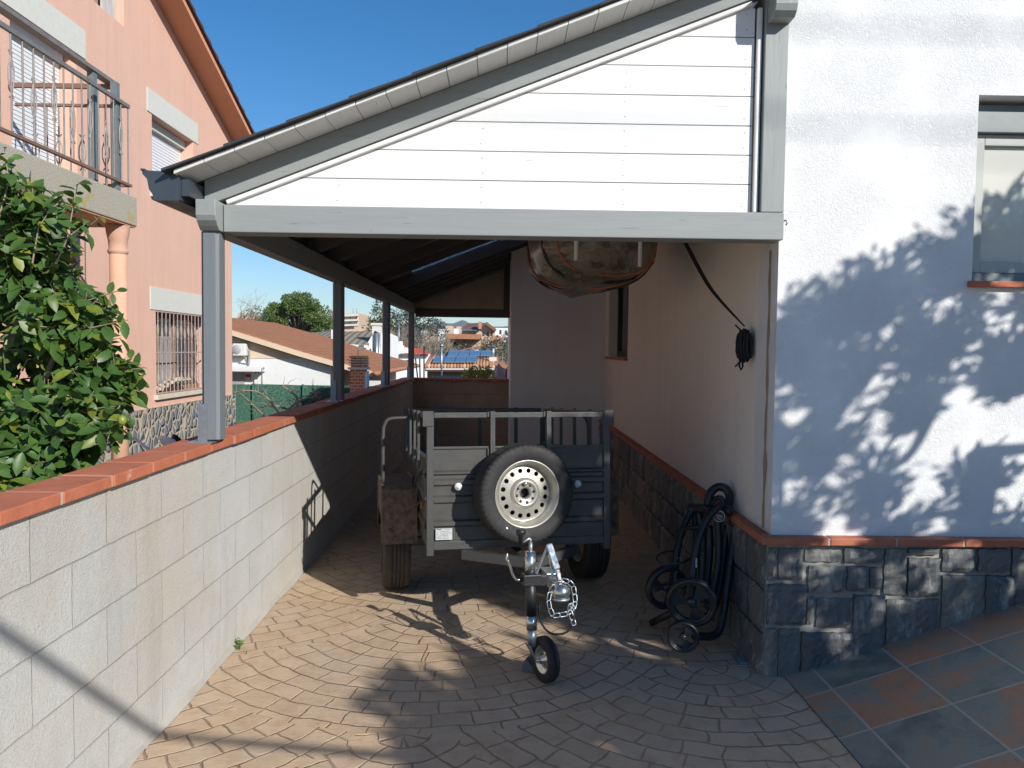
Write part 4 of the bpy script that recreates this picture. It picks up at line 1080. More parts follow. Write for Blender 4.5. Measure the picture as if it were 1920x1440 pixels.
# attic window
aw = MB(); aw.box(XP-.24,XP-.20,10.36,10.7,6.03,6.99); 
aw.build('window', mk('blue_pane', (.012,.03,.10), None, 2, .1), ph)
m = MB(); m.box(XP-.16,XP-.12,11.0,11.34,6.03,6.99); m.box(XP-.16,XP-.12,10.70,10.76,6.03,6.99)
m.build('weathered_board', mk('peeling_white_wood', (.55,.55,.53), (.34,.33,.32), 9, .8, stretch=(6,6,1)), ph)
B('inner_blind', mk('tan_blind', (.34,.26,.19), (.28,.21,.16), 4, .8), ph, XP-.23, XP-.19, 10.76, 11.0, 6.03, 6.99)
# balcony
bal = thing('balcony', None, None); bal.parent = ph
sl = MB().hexa([(XP,4.5,2.80),(-4.2,4.5,2.80),(-4.2,8.93,2.80),(XP,8.93,2.80),(XP,4.5,3.13),(-4.2,4.5,3.13),(-4.2,8.93,3.13),(XP,8.93,3.13)]).build('slab', M['slab'], bal, bevel=.012)
MB().box(XP, -4.215, 4.5, 8.915, 2.785, 2.799).build('underside', M['pinktrim'], bal)
MB().tube([(-4.33,8.74,-.6),(-4.33,8.74,2.48)], .092, 20).build('column', mk('stained_column', (.66,.38,.27), (.52,.32,.2), 2.5, .85, .3, 40, spots=((.45,.30,.15), 3, .6)), bal)
MB().lathe([(.092,0),(.108,.02),(.108,.045),(.095,.06),(.10,.14),(.12,.24),(.13,.32)], 20, Matrix.Translation((-4.33,8.74,2.46)) @ Matrix.Rotation(PI/2,4,'X')).build('column_capital', mk('capital_paint', (.60,.35,.26), (.45,.28,.2), 6, .85, .6, 25), bal)
xr_ = -4.235; zb0, zt0 = 3.245, 4.12
rl = MB(); rl.bar((xr_,4.6,zt0),(xr_,8.82,zt0),.035,.04); rl.build('railing', M['iron'], bal)
RL = [c for c in bal.children if c.name.startswith('railing')][0]
q = MB(); q.bar((xr_,4.6,zb0),(xr_,8.85,zb0),.04,.028); q.bar((xr_,8.83,zb0),(XP+.02,8.83,zb0),.04,.028); q.build('bottom_rail', M['ironrust'], RL)
q = MB(); q.bar((xr_-.13,4.6,4.34),(xr_-.13,8.72,4.34),.10,.04); q.build('handrail', M['iron'], RL)
q = MB(); q.bar((xr_,8.80,zt0-.0),(XP+.02,8.80,zt0),.035,.03); q.bar((xr_-.1,8.70,4.30),(XP+.02,8.70,4.30),.04,.05,(0,0,1)); q.build('end_rail', M['ironrust'], RL)
q = MB()
for (x_, y_) in ((xr_-.13,8.30),(xr_-.05,8.62)): q.box(x_-.035,x_+.035,y_-.035,y_+.035,3.135,4.32)
q.build('railing_post', M['winframe'], RL)
k = 0; y = 8.80; bl = MB(); tws = []
def twist(m, x, y, zc, ax):
    for s_ in (-1, 1):
        pts = []
        for (o, dz) in ((-.03,-.20),(.005,-.15),(.038,-.05),(.038,.05),(.005,.15),(-.03,.20)):
            o *= s_; pts.append((x+(o if ax == 0 else 0), y+(o if ax == 1 else 0), zc+dz))
        m.tube(pts, .0075, 4, cap=False)
while y > 4.7:
    bl.tube([(xr_,y,3.14 if k % 3 == 0 else zb0),(xr_,y,zt0)], .0085, 5, cap=False)
    if k % 2: tws.append(MB()); twist(tws[-1], xr_, y, 3.75 if k % 4 == 1 else 3.62, 1)
    y -= .158; k += 1
x = xr_-.12; k = 0
while x > XP+.05:
    bl.tube([(x,8.80,zb0),(x,8.80,zt0)], .0085, 5, cap=False)
    if k % 2: tws.append(MB()); twist(tws[-1], x, 8.80, 3.6, 0)
    x -= .13; k += 1
bl.build('baluster', M['iron'], RL); M['twist'] = mk('grey_twist', (.36,.33,.31), (.25,.22,.2), 9, .6)
for tw in tws: tw.build('twisted_ornament', M['twist'], RL)
# small lintel behind the tree
lint(9.75,10.35,2.0,2.2)

# satellite dish behind the wall
sd = thing('satellite_dish', 'white satellite dish with black feed arm lying behind the block wall', 'satellite dish', (-2.6,5.6,.3))
def Wd(px, py, Y): return P(px, py, Y=Y)-Vector(sd.location)
m = MB(); c = Wd(322,845,6.0); 
vs = []; fs = []; nr, na = 6, 28
Md = Matrix.Translation(c) @ Matrix.Rotation(math.radians(25),4,'Y') @ Matrix.Rotation(math.radians(-35),4,'X')
for i in range(nr+1):
    r = i/nr
    for j in range(na): a = 2*PI*j/na; vs.append(Md @ Vector((.14*r*math.cos(a), .12*r*math.sin(a), .05*r*r)))
for i in range(nr):
    for j in range(na): fs.append((i*na+j,(i+1)*na+j,(i+1)*na+(j+1)%na,i*na+(j+1)%na))
m.add(vs, fs, 0, True); o = m.build('dish', M['white'], sd); sdm = o.modifiers.new('solid','SOLIDIFY'); sdm.thickness = .006
MB().tube([Wd(300,862,5.9), Wd(338,826,5.85)], .010, 8).build('feed_arm', M['black'], sd)
MB().tube([Wd(338,828,5.85), Wd(330,820,5.82), Wd(324,818,5.8)], .018, 10).build('feed_horn', M['black'], sd)
MB().tube([Wd(250,820,6.0), Wd(275,840,5.95), Wd(300,858,5.9), Wd(322,858,5.9)], .012, 8).build('mast_arm', M['white'], sd)
MB().tube([Wd(300,862,5.9), Wd(296,905,5.9), Wd(300,1010,6.0)], .015, 8).build('stand', M['galv'], sd)
MB().tube(smooth_path([Wd(262,835,5.95), Wd(280,856,5.9), Wd(300,868,5.85), Wd(318,846,5.85)], 6), .004, 5).build('cable', M['rope'], sd)

# ================================================================ LEAVES
def leaf(m, base, d, up, L_, W_, curl=.2, fold=.25, seg=4):
    d = d.normalized(); s_ = d.cross(up)
    if s_.length < 1e-3: s_ = d.cross(Vector((1,0,0)))
    s_.normalize(); n = s_.cross(d)
    vs = []; prof = [0, .72, 1.0, .78, 0]
    for i in range(seg+1):
        t = i/seg; c = base + d*(L_*t) - n*(curl*L_*t*t); w = W_*.5*prof[i]
        if i in (0, seg): vs.append(c)
        else: vs += [c - s_*w + n*(fold*w), c, c + s_*w + n*(fold*w)]
    f = [(0,2,1),(0,3,2)]
    for i in range(seg-2):
        a = 1+i*3; f += [(a,a+1,a+4,a+3),(a+1,a+2,a+5,a+4)]
    a = 1+(seg-2)*3; e = len(vs)-1; f += [(a,a+1,e),(a+1,a+2,e)]
    m.add(vs, f, 0, True)
def rdir():
    while True:
        v = Vector((U(-1,1),U(-1,1),U(-1,1)))
        if .05 < v.length < 1: return v.normalized()
def shoot(lm, tm, tip, d, L_, nl, ls):
    d = d.normalized(); base = tip - d*L_
    bend = rdir()*.03
    pts = [base, base+d*(L_*.5)+bend, tip]; tm.tube(pts, [.0045,.003,.0015], 4, cap=False)
    ph_ = U(0,6)
    for i in range(nl):
        t = (i+.5)/nl; p = base.lerp(tip, t) + bend*(4*t*(1-t))
        ph_ += 2.4+U(-.3,.3); a = d.orthogonal().normalized(); b = d.cross(a)
        o = (a*math.cos(ph_)+b*math.sin(ph_)); ld = (o*U(.8,1.2) + d*U(.1,.7) + Vector((0,0,U(-.35,.15)))).normalized()
        s = ls*U(.45,1.25)*(1-.3*t)
        upv = (Vector((0,0,1)) + Vector((.35,-.55,0)) + rdir()*.7).normalized()
        leaf(lm, p, ld, upv, s, s*U(.42,.54), U(-.05,.6), U(.05,.5))
lt = thing('citrus_tree', 'glossy dark green citrus tree leaning over the block wall cap', 'tree', (-2.35,3.45,-.45))
lm = MB(); tm = MB(); LO = Vector(lt.location)
blobs = [((5,655),3.40,(.50,.42,.46),230),((35,500),3.30,(.24,.26,.22),75),((70,850),3.10,(.24,.28,.24),100),((190,705),3.2,(.15,.18,.15),48),((130,600),3.2,(.22,.22,.17),62),((-60,420),3.4,(.22,.3,.18),26),((20,905),3.0,(.26,.3,.2),80),((0,360),3.35,(.20,.24,.14),44),((70,395),3.25,(.14,.16,.12),22),((120,770),3.1,(.28,.25,.16),80)]
for (pp, Y, rr, n) in blobs:
    c = P(*pp, Y=Y)
    for k in range(n):
        v = rdir(); rad = U(.45,1.0)**.6; q = Vector((v.x*rr[0], v.y*rr[1], v.z*rr[2]))*rad
        tip = c+q
        if tip.x > -1.50 and tip.z < 1.1: tip.x = -1.52
        d = (v*.8+Vector((.1,-.15,.35))+rdir()*.5)
        shoot(lm, tm, tip-LO, d, U(.10,.22), R.randint(7,11), .098)
for (pp, Y, dd, L_, n) in [((147,338),3.15,(.1,0,1),.32,20),((60,348),3.2,(-.3,0,1),.25,14),((8,275),3.2,(.1,0,1),.3,14),((222,545),3.2,(.9,0,.25),.30,13),((190,405),3.2,(.7,0,.6),.25,13),((240,600),3.15,(1,0,.1),.25,12),((268,690),3.2,(1,-.1,-.05),.24,12),((262,735),3.2,(1,-.1,-.25),.24,12),((228,790),3.0,(1,-.1,-.3),.25,12),((160,420),3.15,(.6,0,.8),.2,10),((100,385),3.15,(.3,0,.8),.25,12),((125,300),3.9,(.1,0,1),.001,0)]:
    if n: shoot(lm, tm, P(*pp, Y=Y)-LO, Vector(dd), L_, n, .095)
for (pp, Y, rr, n) in blobs:
    c = P(*pp, Y=Y)-LO; tm.tube(smooth_path([(0,0,.5), Vector((0,0,.9)).lerp(c,.4), c], 4), [.03-.0025*i for i in range(9)], 6)
tm.tube([(0,0,-.15),(.02,.01,.2),(0,0,.55)], [.07,.06,.045], 8)
lm.build('crown', M['lemonleaf'], lt); tm.build('trunk', M['twig'], lt)
M['fruit'] = mk('unripe_citrus', (.24,.28,.04), (.14,.20,.03), 20, .45, .2, 90)
fr = [((229,788),2.95)]
for pp, Y in fr: MB().sphere(P(*pp, Y=Y)-LO, (.017,.017,.020), 12).build('fruit', M['fruit'], lt)

# ---- garden trees beside the photographer (they cast the leaf shade)
def lp(u, v, h): return Vector((.75*u-.66*h, .66*u+.75*h, v-.533*h))
TT = .533
def shade_tree(name, label, base, clumps, lsz, joints, mat, nleaf_scale=1, wl=.2):
    t = thing(name, label, 'tree', base); bo = Vector(base); lm = MB(); tm = MB()
    tm.tube([Vector((0,0,0))]+[Vector(j)-bo for j in joints[:2]], [.07,.055,.04], 8)
    tops = [Vector(j)-bo for j in joints]
    for (c, r, n, twd) in clumps:
        c = Vector(c)-bo; s = min(tops, key=lambda q: (q-c).length)
        mid = s.lerp(c,.5)+rdir()*.08
        tm.tube(smooth_path([s, mid, c], 4), [.03-.0027*i for i in range(9)], 6)
        for k in range(int(n*1.7)):
            v = rdir(); tip = c+Vector((v.x*r[0], v.y*r[1], v.z*r[2]))*U(.4,1)**.5
            if twd: tm.tube([c.lerp(tip,.1), c.lerp(tip,.6)+rdir()*.03, tip], [.007,.004,.002], 4, cap=False)
            d = (v+Vector((0,0,.7))).normalized()
            for q in range(int(7*nleaf_scale)):
                p = tip - d*(.15*q/6) + rdir()*.015; ld = (d+rdir()*.9).normalized()
                l = lsz*U(.7,1.2); s_ = ld.cross(rdir()).normalized()*(l*wl)
                lm.add([p, p+ld*l*.5+s_, p+ld*l, p+ld*l*.5-s_], [(0,1,2,3)])
    lm.build('crown', mat, t); tm.build('trunk', M['bark'], t)
H1 = -1.3; cl = []
for (u, v, ru, rv_, n) in [(2.93,2.42,.13,.12,34),(2.90,2.2,.13,.14,40),(2.92,1.95,.15,.15,40),(2.95,1.68,.15,.15,40),(2.98,1.45,.14,.12,24),(3.05,2.25,.16,.26,26),(3.25,2.45,.17,.20,46),(3.5,2.5,.2,.17,50),(3.78,2.54,.2,.18,50),(4.05,2.6,.2,.2,44),(4.4,2.62,.25,.25,48),(3.35,2.2,.2,.17,36),(3.7,2.22,.2,.17,36),(4.1,2.25,.22,.17,36),
    (3.08,1.9,.17,.16,28),(3.32,1.93,.16,.15,26),(3.62,1.98,.16,.13,24),(3.95,1.98,.18,.14,30),(4.3,1.95,.2,.17,28),(3.2,1.6,.2,.16,30),(3.5,1.66,.14,.13,18),(3.55,1.4,.17,.13,24),(3.85,1.5,.14,.13,16),(4.25,1.55,.2,.14,16),(3.95,1.22,.2,.12,16),(3.4,1.2,.2,.12,18),(4.5,1.2,.2,.17,18),(3.15,1.3,.14,.1,8)]:
    cl.append((lp(u,v,H1+U(-.15,.15)), (ru,ru,rv_), n, True))
shade_tree('oleander', 'leafy oleander beside the ramp that shades the white facade', (lp(3.85,0,H1).x, lp(3.85,0,H1).y, .55), cl, .078,
    [lp(3.86,1.25,H1), lp(3.9,1.6,H1), lp(3.7,1.9,H1), lp(4.1,1.95,H1), lp(3.45,2.1,H1), lp(3.2,2.0,H1)], M['oleander'], 1.7, .19)
H2 = -3.2; cl = []
for (u, v, r, n) in [(1.85,1.18,.3,40),(2.25,1.18,.28,36),(2.65,1.12,.28,36),(3.05,.95,.28,34),(1.60,.95,.26,30),(1.7,.6,.32,40),(2.2,.7,.38,56),(2.7,.65,.38,56),(3.2,.55,.38,56),(3.7,.5,.4,50),(4.2,.5,.4,50),(1.55,.25,.3,34),(2.1,.15,.4,44),(2.7,.1,.4,44),(3.3,.0,.4,44),(3.9,-.1,.4,40),(3.6,.9,.25,16),(4.1,.85,.25,16)]:
    cl.append((lp(u,v,H2+U(-.3,.3)), (r,r,r*.8), n, False))
b2 = lp(2.6,0,H2)
shade_tree('garden_tree', 'broad leafy garden tree shading the foreground paving', (b2.x,b2.y,0), cl, .16, [lp(2.6,.0,H2), lp(2.6,.4,H2), lp(2.1,.6,H2), lp(3.2,.5,H2)], M['oleander'], 1.3)
# overhead wires
def wire(name, label, a, b, r, sag=0):
    a = Vector(a); b = Vector(b); pts = [a.lerp(b, t/16)-Vector((0,0,sag*4*(t/16)*(1-t/16))) for t in range(17)]
    tag(MB().tube(pts, r, 6).build(name, M['black']), label, 'cable')
a_, b_ = lp(.33,1.937,-2.0), lp(1.245,1.35,-2.0); d_ = b_-a_
wire('overhead_cable', 'thick black cable slung low behind the camera across the drive', a_-d_*1.6, b_+d_*.75, .019)
wire('power_line', 'upper power line stretched high over the garden', (-14,-5.5,9.17), (20,-5.5,9.17), .009)
wire('power_line', 'lower power line stretched high over the garden', (-14,-5.5,8.74), (20,-5.5,8.74), .009)
# ================================================================ TERRAIN
def sst(a, b, x): t = min(1, max(0, (x-a)/(b-a))); return t*t*(3-2*t)
def gz(x, y):
    r = math.hypot(x, y)
    near = sst(11.3, 13, y) if x > -1.39 else 1
    z = -.05 if (x > -1.38 and y < 11.2) else -.5
    z += -.9*sst(21.5, 27, y) + 2.2*sst(48, 95, r) + 5*sst(95, 500, r) + 6*sst(500, 2500, r)
    return z
m = MB(); xs = [-4500,-2000,-900,-400,-200,-120,-80,-60,-45,-35,-25,-18,-12,-8,-5,-3,-2,-1.381,-1.379,0,1.1,3,6,10,16,25,40,60,90,140,220,400,900,2000,4500]
ysx = [-4500,-1000,-200,-60,-20,-8,-2,2,5,8,11.199,11.201,13,16,19,21.5,23,25,27,30,35,40,48,56,65,75,85,95,110,140,180,240,320,420,600,900,1500,2500,4500]
nx = len(xs)
m.add([(x,y,gz(x,y)) for y in ysx for x in xs], [(j*nx+i,j*nx+i+1,(j+1)*nx+i+1,(j+1)*nx+i) for j in range(len(ysx)-1) for i in range(nx-1)])
M['ground'] = mk('garden_earth', (.20,.15,.10), (.12,.12,.06), .7, .95, .5, 12, spots=((.10,.12,.05), .25, .5))
tag(m.build('ground', M['ground']), kind='structure')
# mountains
m = MB(); N = 120
def ridge(px):
    pts = [(300,604),(430,600),(560,602),(640,604),(672,600),(690,597),(712,606),(745,612),(790,612),(820,604),(845,607),(868,600),(885,608),(905,613),(940,612),(1000,609),(1100,606),(1300,604)]
    for i in range(len(pts)-1):
        if pts[i][0] <= px <= pts[i+1][0]:
            t = (px-pts[i][0])/(pts[i+1][0]-pts[i][0]); t = t*t*(3-2*t); return pts[i][1]+(pts[i+1][1]-pts[i][1])*t
    return 606
vs = []
for i in range(N+1):
    px = 300+1000*i/N; h = ridge(px)+.8*math.sin(i*1.9)+.5*math.sin(i*4.3)
    top = P(px, h, Y=4200+150*math.sin(i*.7)); b = P(px, h, Y=3000+200*math.sin(i*.5))
    vs += [(b.x, b.y, -20), (b.x*1.12+40*math.sin(i), b.y*1.12, top.z*.35+8*math.sin(i*1.1)), (b.x*1.25, b.y*1.25, top.z*.72+10*math.sin(i*.8)), (top.x, top.y, top.z), (top.x*1.2, top.y*1.2, -20)]
m.add(vs, [(i*5+k, (i+1)*5+k, (i+1)*5+k+1, i*5+k+1) for i in range(N) for k in range(4)], 0, True)
tag(m.build('hills', mk('forest_hills', (.05,.07,.045), (.09,.09,.06), .006, .95)), kind='structure')

# ================================================================ FAR HOUSES
def tiles_mat(name, cols, along=0, pitch=.22):
    t = NT(name); x, y, z = t.xyz(); c = (x, y)[along]
    w = ((c/pitch).fract() - .5).abs()*2.0
    g = t.new('ShaderNodeNewGeometry')
    col = t.mix(t.ramp(t.noise(2.2, 6, .7), [(.35,0),(.7,1)]), cols[0], cols[1])
    col = t.mix(t.ramp(t.noise(9, 4, .8), [(.5,0),(.7,.7)]), col, cols[2])
    r = (((x,y)[1-along]*3.0).fract()).gt(.85)
    col = t.mix(r*.35, col, tuple(v*.4 for v in cols[1]))
    return t.fin(col, .85, t.bump(w, 1.0, .06))
M['brownroof'] = tiles_mat('old_clay_roof', [(.44,.17,.07),(.30,.12,.06),(.50,.30,.12)], 1, .22)
M['greyroof'] = tiles_mat('weathered_corrugated_roof', [(.27,.22,.16),(.22,.19,.14),(.36,.28,.10)], 0, .32)
M['redroof'] = mk('red_painted_roof', (.62,.09,.035), (.52,.08,.035), 3, .7)
M['clay'] = mk('clay_tile', (.42,.19,.10), (.30,.13,.075), 5, .85, .3, 20)
M['cream'] = stucco('cream_render', (.66,.52,.38), (.62,.48,.35), 14, .3)
M['whiterough'] = stucco('white_rough_render', (.72,.72,.72), (.60,.61,.62), 9, .8)
M['whitewall'] = stucco('white_wall', (.78,.79,.80), (.72,.73,.74), 12, .2)
M['peach'] = stucco('peach_wall', (.60,.42,.30), (.54,.38,.28), 8, .2)
M['brick'] = mk('orange_brick', (.55,.19,.08), (.42,.15,.07), 18, .85, .3)
def poly3(m, pts, Y, depth): 
    m.extrude([P(px,py,Y=Y) for px,py in pts], (0,depth,0)); return m
# --- cream house
ch = thing('cream_house', 'single storey cream and white house with brown clay roof and wall air conditioner', 'house')
Yc = 25.0
poly3(MB(), [(300,672),(570,672),(628,690),(628,900),(300,900)], Yc+.02, 9).build('lower_wall', M['whiterough'], ch)
poly3(MB(), [(300,600),(430,632),(560,665),(628,683),(628,672.2),(300,672.2)][:4]+[(628,672.2),(300,672.2)], Yc, 9) if False else None
poly3(MB(), [(300,590),(441,633),(570,671.8),(300,671.8)], Yc, 9).build('gable_wall', M['cream'], ch)
poly3(MB(), [(632,690),(690,706),(690,900),(632,900)], Yc+1.6, 7).build('porch_wall', M['cream'], ch)
# roof plane
ra, rb_ = P(300,580,Y=Yc-.25), P(706,702,Y=Yc-.25); dv = Vector((0,12.5,0))
def roofslab(name, a, b, dv, th, mat, par):
    a, b = Vector(a), Vector(b); n = (b-a).cross(dv).normalized()
    if n.z < 0: n = -n
    n = n*th
    return MB().hexa([a-n, b-n, b-n+dv, a-n+dv, a, b, b+dv, a+dv]).build(name, mat, par)
mid = P(560,659,Y=Yc-.25)
# slight sag in the old roof: three strips
prev = ra
for q in [(441,619),(560,656),(640,679),(706,697)]:
    nxt = P(*q, Y=Yc-.25); roofslab('roof', prev, nxt, dv, .10, M['brownroof'], ch); prev = nxt
pv = P(300,586,Y=Yc-.30)
fm = MB()
for q in [(441,626),(560,663),(640,686),(700,702)]:
    nx_ = P(*q, Y=Yc-.30); fm.bar(pv, nx_, .06, .16); pv = nx_
fm.build('barge_board', M['cream'], ch)
em = MB(); e0 = P(706,700,Y=Yc-.45)
k = 0
while k < 56: em.tube([e0+Vector((-.12,.22*k,.03)), e0+Vector((.06,.22*k,-.03))], .07, 7); k += 1
em.build('eave_tiles', M['clay'], ch)
ac = MB(); a = P(436,644,Y=Yc-.32); b = P(460,667,Y=Yc-.32); ac.box(a.x,b.x,Yc-.32,Yc-.02,b.z,a.z); aco = ac.build('air_conditioner', M['white'], ch, bevel=.02)
q = MB(); q.lathe([(0,-.01),(.14,-.01),(.15,.0)], 20, Matrix.Translation(((a.x+b.x)/2-.08, Yc-.33, (a.z+b.z)/2))); q.build('fan_grille', mk('grille_grey', (.4,.4,.4)), aco)
q = MB(); q.bar((b.x-.05,Yc-.3,b.z-.02),(b.x-.05,Yc-.02,b.z-.25),.03,.04); q.tube(smooth_path([P(461,655,Y=Yc-.1),P(466,657,Y=Yc-.1),P(467,668,Y=Yc-.05),P(466,684,Y=Yc-.02)],5), .035, 6); q.build('pipe', mk('grey_pipe', (.3,.3,.3)), aco)
aw_ = MB(); a = P(415,688,Y=Yc-.3); b = P(493,697,Y=Yc-.3); aw_.box(a.x,b.x,Yc-.5,Yc-.02,b.z,a.z); ao = aw_.build('awning_box', M['white'], ch, bevel=.02)
q = MB(); 
for px in (484,489,495): q.bar(P(px,689,Y=Yc-.25), P(px-5,700,Y=Yc-.25), .04,.04)
q.tube([P(491,690,Y=Yc-.45), P(491,724,Y=Yc-.45)], .018, 6); q.build('awning_bracket', mk('dark_grey_bracket', (.12,.12,.12)), ao)
q = MB(); a = P(425,699,Y=Yc-.01); b = P(458,726,Y=Yc-.01); q.box(a.x,b.x,Yc-.012,Yc+.01,b.z,a.z); q.build('window', mk('roller_grey', (.35,.34,.33), (.28,.28,.28), 3), ch)
q = MB(); a = P(461,701,Y=Yc); b = P(470,712,Y=Yc); q.box(a.x,b.x,Yc-.01,Yc+.015,b.z,a.z); sg = q.build('alarm_sign', mk('sign_red', (.45,.03,.06), None, 3, .5), ch)
q = MB(); h_ = (a.z-b.z); q.box(a.x+.01,b.x-.01,Yc-.013,Yc-.0105,b.z+.01,b.z+h_*.38); q.build('sign_panel', M['white'], sg)
q = MB(); q.tube([P(626,680,Y=Yc-.05), P(626,900,Y=Yc-.05)], .05, 8); q.build('downpipe', M['terra'], ch)
da = MB(); c = P(674,652,Y=26); da.tube([P(671,668,Y=26), c+Vector((0,0,.2))], .02, 6); da.build('antenna_mast', mk('mast_grey', (.2,.2,.2)), ch)
q = MB(); Mq = Matrix.Translation(P(677,652,Y=26)) @ Matrix.Rotation(math.radians(60),4,'Z') @ Matrix.Rotation(math.radians(25),4,'X'); q.lathe([(0,.03),(.08,.02),(.14,.0),(.145,.005),(.08,.03),(0,.04)], 18, Mq); q.build('dish_antenna', mk('grey_dish', (.22,.22,.23)), ch)
# --- green fence with posts
gfm = NT('green_mesh'); nz_ = gfm.noise(26, 3, .8)
gfm.fin(gfm.mix(gfm.ramp(nz_, [(.45,0),(.7,1)]), (.012,.09,.06), (.16,.24,.18)), .9, gfm.bump(gfm.noise(40,2), .6, .02))
GPOST = mk('green_post', (.015,.10,.06))
gf = thing('green_fence', 'dark green mesh privacy fence in front of the cream house', 'fence')
Yf = 20.0; m = MB(); x = P(380,720,Y=Yf).x; x1_ = P(760,720,Y=Yf).x; zt = P(540,722,Y=Yf).z
while x < x1_:
    w = 1.3; a0 = U(-.03,.03); m.hexa([(x+.01,Yf,-.6),(x+w,Yf+.0,-.6),(x+w,Yf+.02,-.6),(x+.01,Yf+.02,-.6),(x+.01,Yf+a0,zt+U(-.02,.02)),(x+w,Yf,zt+U(-.02,.01)),(x+w,Yf+.02,zt),(x+.01,Yf+.02+a0,zt)]); x += w
m.build('mesh_screen', gfm.mat, gf)
x = P(380,720,Y=Yf).x
while x < x1_: MB().tube([(x,Yf-.04,-.6),(x,Yf-.04,zt+.03)], .025, 8).build('fence_post', GPOST, gf); x += 1.3
# --- brick chimney barbecue
bc_ = thing('brick_chimney', 'orange brick garden chimney with stacked tile cap in front of the cream house', 'chimney')
Yb = 17.0; a = P(656,693,Y=Yb); b = P(683,790,Y=Yb)
bk = NT('rough_brick'); bx, by, bz = bk.xyz(); br = bk.new('ShaderNodeTexBrick'); bk.L(bk.comb(bx, bz, 0), br.inputs['Vector']); br.inputs['Scale'].default_value = 1; br.inputs['Brick Width'].default_value = .13; br.inputs['Row Height'].default_value = .07; br.inputs['Mortar Size'].default_value = .007
br.inputs['Color1'].default_value = (.50,.17,.07,1); br.inputs['Color2'].default_value = (.42,.13,.055,1); br.inputs['Mortar'].default_value = (.6,.5,.42,1); bk.fin(br.outputs['Color'], .85)
MB().box(a.x,b.x,Yb,Yb+.35,-.6,a.z).build('brick_shaft', bk.mat, bc_)
m = MB(); m.box(b.x+.001,b.x+.05,Yb+.02,Yb+.33,-.6,a.z-.04); m.build('render_edge', M['whitewall'], bc_)
MB().box(a.x-.04,b.x+.06,Yb-.04,Yb+.39,a.z+.002,a.z+.05).build('cap_slab', M['lintel'], bc_)
m = MB(); z = a.z+.06; w_ = (b.x-a.x)
for k in range(4):
    for q in range(3):
        x = a.x+.02+q*w_/2.4; m.box(x, x+.07, Yb, Yb+.35, z, z+.025)
    m.box(a.x-.02,b.x+.02,Yb-.02,Yb+.37,z+.026,z+.045); z += .056
m.build('stacked_tiles', mk('stacked_tile', (.36,.32,.28), (.22,.19,.16), 14, .9), bc_)
MB().box(a.x-.02,b.x+.02,Yb-.02,Yb+.37,z,z+.02).build('top_tile', M['clay'], bc_)
# --- white house with corrugated roof
h2 = thing('white_farmhouse', 'tall white house with weathered corrugated roof behind the cream house', 'house'); Y2 = 38
poly3(MB(), [(640,650),(690,650),(690,760),(640,760)], Y2+.2, 6).build('front_wall', M['whitewall'], h2)
poly3(MB(), [(686,648),(703,620),(721,629),(721,760),(686,760)], Y2, 5).build('gable_wall', M['whitewall'], h2)
a, b = P(622,645,Y=Y2-.6), P(690,647,Y=Y2-.6); c, d = P(704,620,Y=Y2+3.5), P(563,624,Y=Y2+3.5); e_ = P(548,632,Y=Y2-.6)
th = Vector((0,0,-.12)); a0 = P(560,640,Y=Y2-.6)
MB().hexa([a0+th,b+th,c+th,d+th,a0,b,c,d]).build('roof', M['greyroof'], h2)
MB().bar(P(560,643,Y=Y2-.65),P(690,650,Y=Y2-.65),.05,.14).build('gutter', M['white'], h2)
poly3(MB(), [(621,618),(627,618),(627,640),(621,640)], Y2-.2, .5).build('chimney', M['whitewall'], h2)
m = MB(); m.tube([P(706,624,Y=Y2-.1),P(706,735,Y=Y2-.1)], .10, 8); m.tube([P(711,626,Y=Y2-.1),P(711,735,Y=Y2-.1)], .07, 8); m.build('flue_pipe', M['galv'], h2)
m = MB(); m.box(*(lambda p: (p.x-.22,p.x+.22,p.y,p.y+.4,p.z-.3,p.z+.1))(P(706,614,Y=Y2))); m.box(*(lambda p: (p.x-.28,p.x+.28,p.y-.05,p.y+.45,p.z+.1,p.z+.22))(P(706,614,Y=Y2))); m.build('chimney_cowl', M['lintel'], h2)
for (x0,x1,y0,y1) in ((693,696,654,660),(693,696,700,716)):
    a, b = P(x0,y0,Y=Y2), P(x1,y1,Y=Y2); MB().box(a.x,b.x,Y2-.01,Y2+.02,b.z,a.z).build('window', M['glass'], h2)
# --- white house, red roof
h3 = thing('white_red_roof_house', 'white house with bright red roof seen between the rear carport posts', 'house'); Y3 = 46
poly3(MB(), [(722,646),(755,652),(770,664),(803,664),(803,760),(722,760)], Y3, 6).build('wall', M['whitewall'], h3)
m = MB(); m.hexa([P(752,664,Y=Y3-.4),P(808,664,Y=Y3-.4),P(790,656,Y=Y3+3),P(745,649,Y=Y3+3),P(752,663,Y=Y3-.4),P(808,662.5,Y=Y3-.4),P(790,654,Y=Y3+3),P(745,647,Y=Y3+3)]); m.build('roof', M['redroof'], h3)
poly3(MB(), [(732,647),(757,648),(757,664),(732,664)], Y3-.2, .2).build('parapet', M['whitewall'], h3)
poly3(MB(), [(744,640),(752,640),(752,650),(744,650)], Y3+1, .8).build('chimney', M['whitewall'], h3)
MB().bar(P(722,667,Y=Y3-.1),P(752,667,Y=Y3-.1),.06,.12).build('cornice', M['lintel'], h3)
for (x0,x1,y0,y1) in ((740,747,674,687),(761,768,674,684),(787,800,662.5,668)):
    a, b = P(x0,y0,Y=Y3-.05), P(x1,y1,Y=Y3-.05); w_ = MB().box(a.x,b.x,Y3-.06,Y3-.02,b.z,a.z).build('window', M['lintel'], h3); dx=(b.x-a.x)*.15
    MB().box(a.x+dx,b.x-dx,Y3-.065,Y3-.06,b.z+dx,a.z-dx).build('pane', M['glass'], w_)
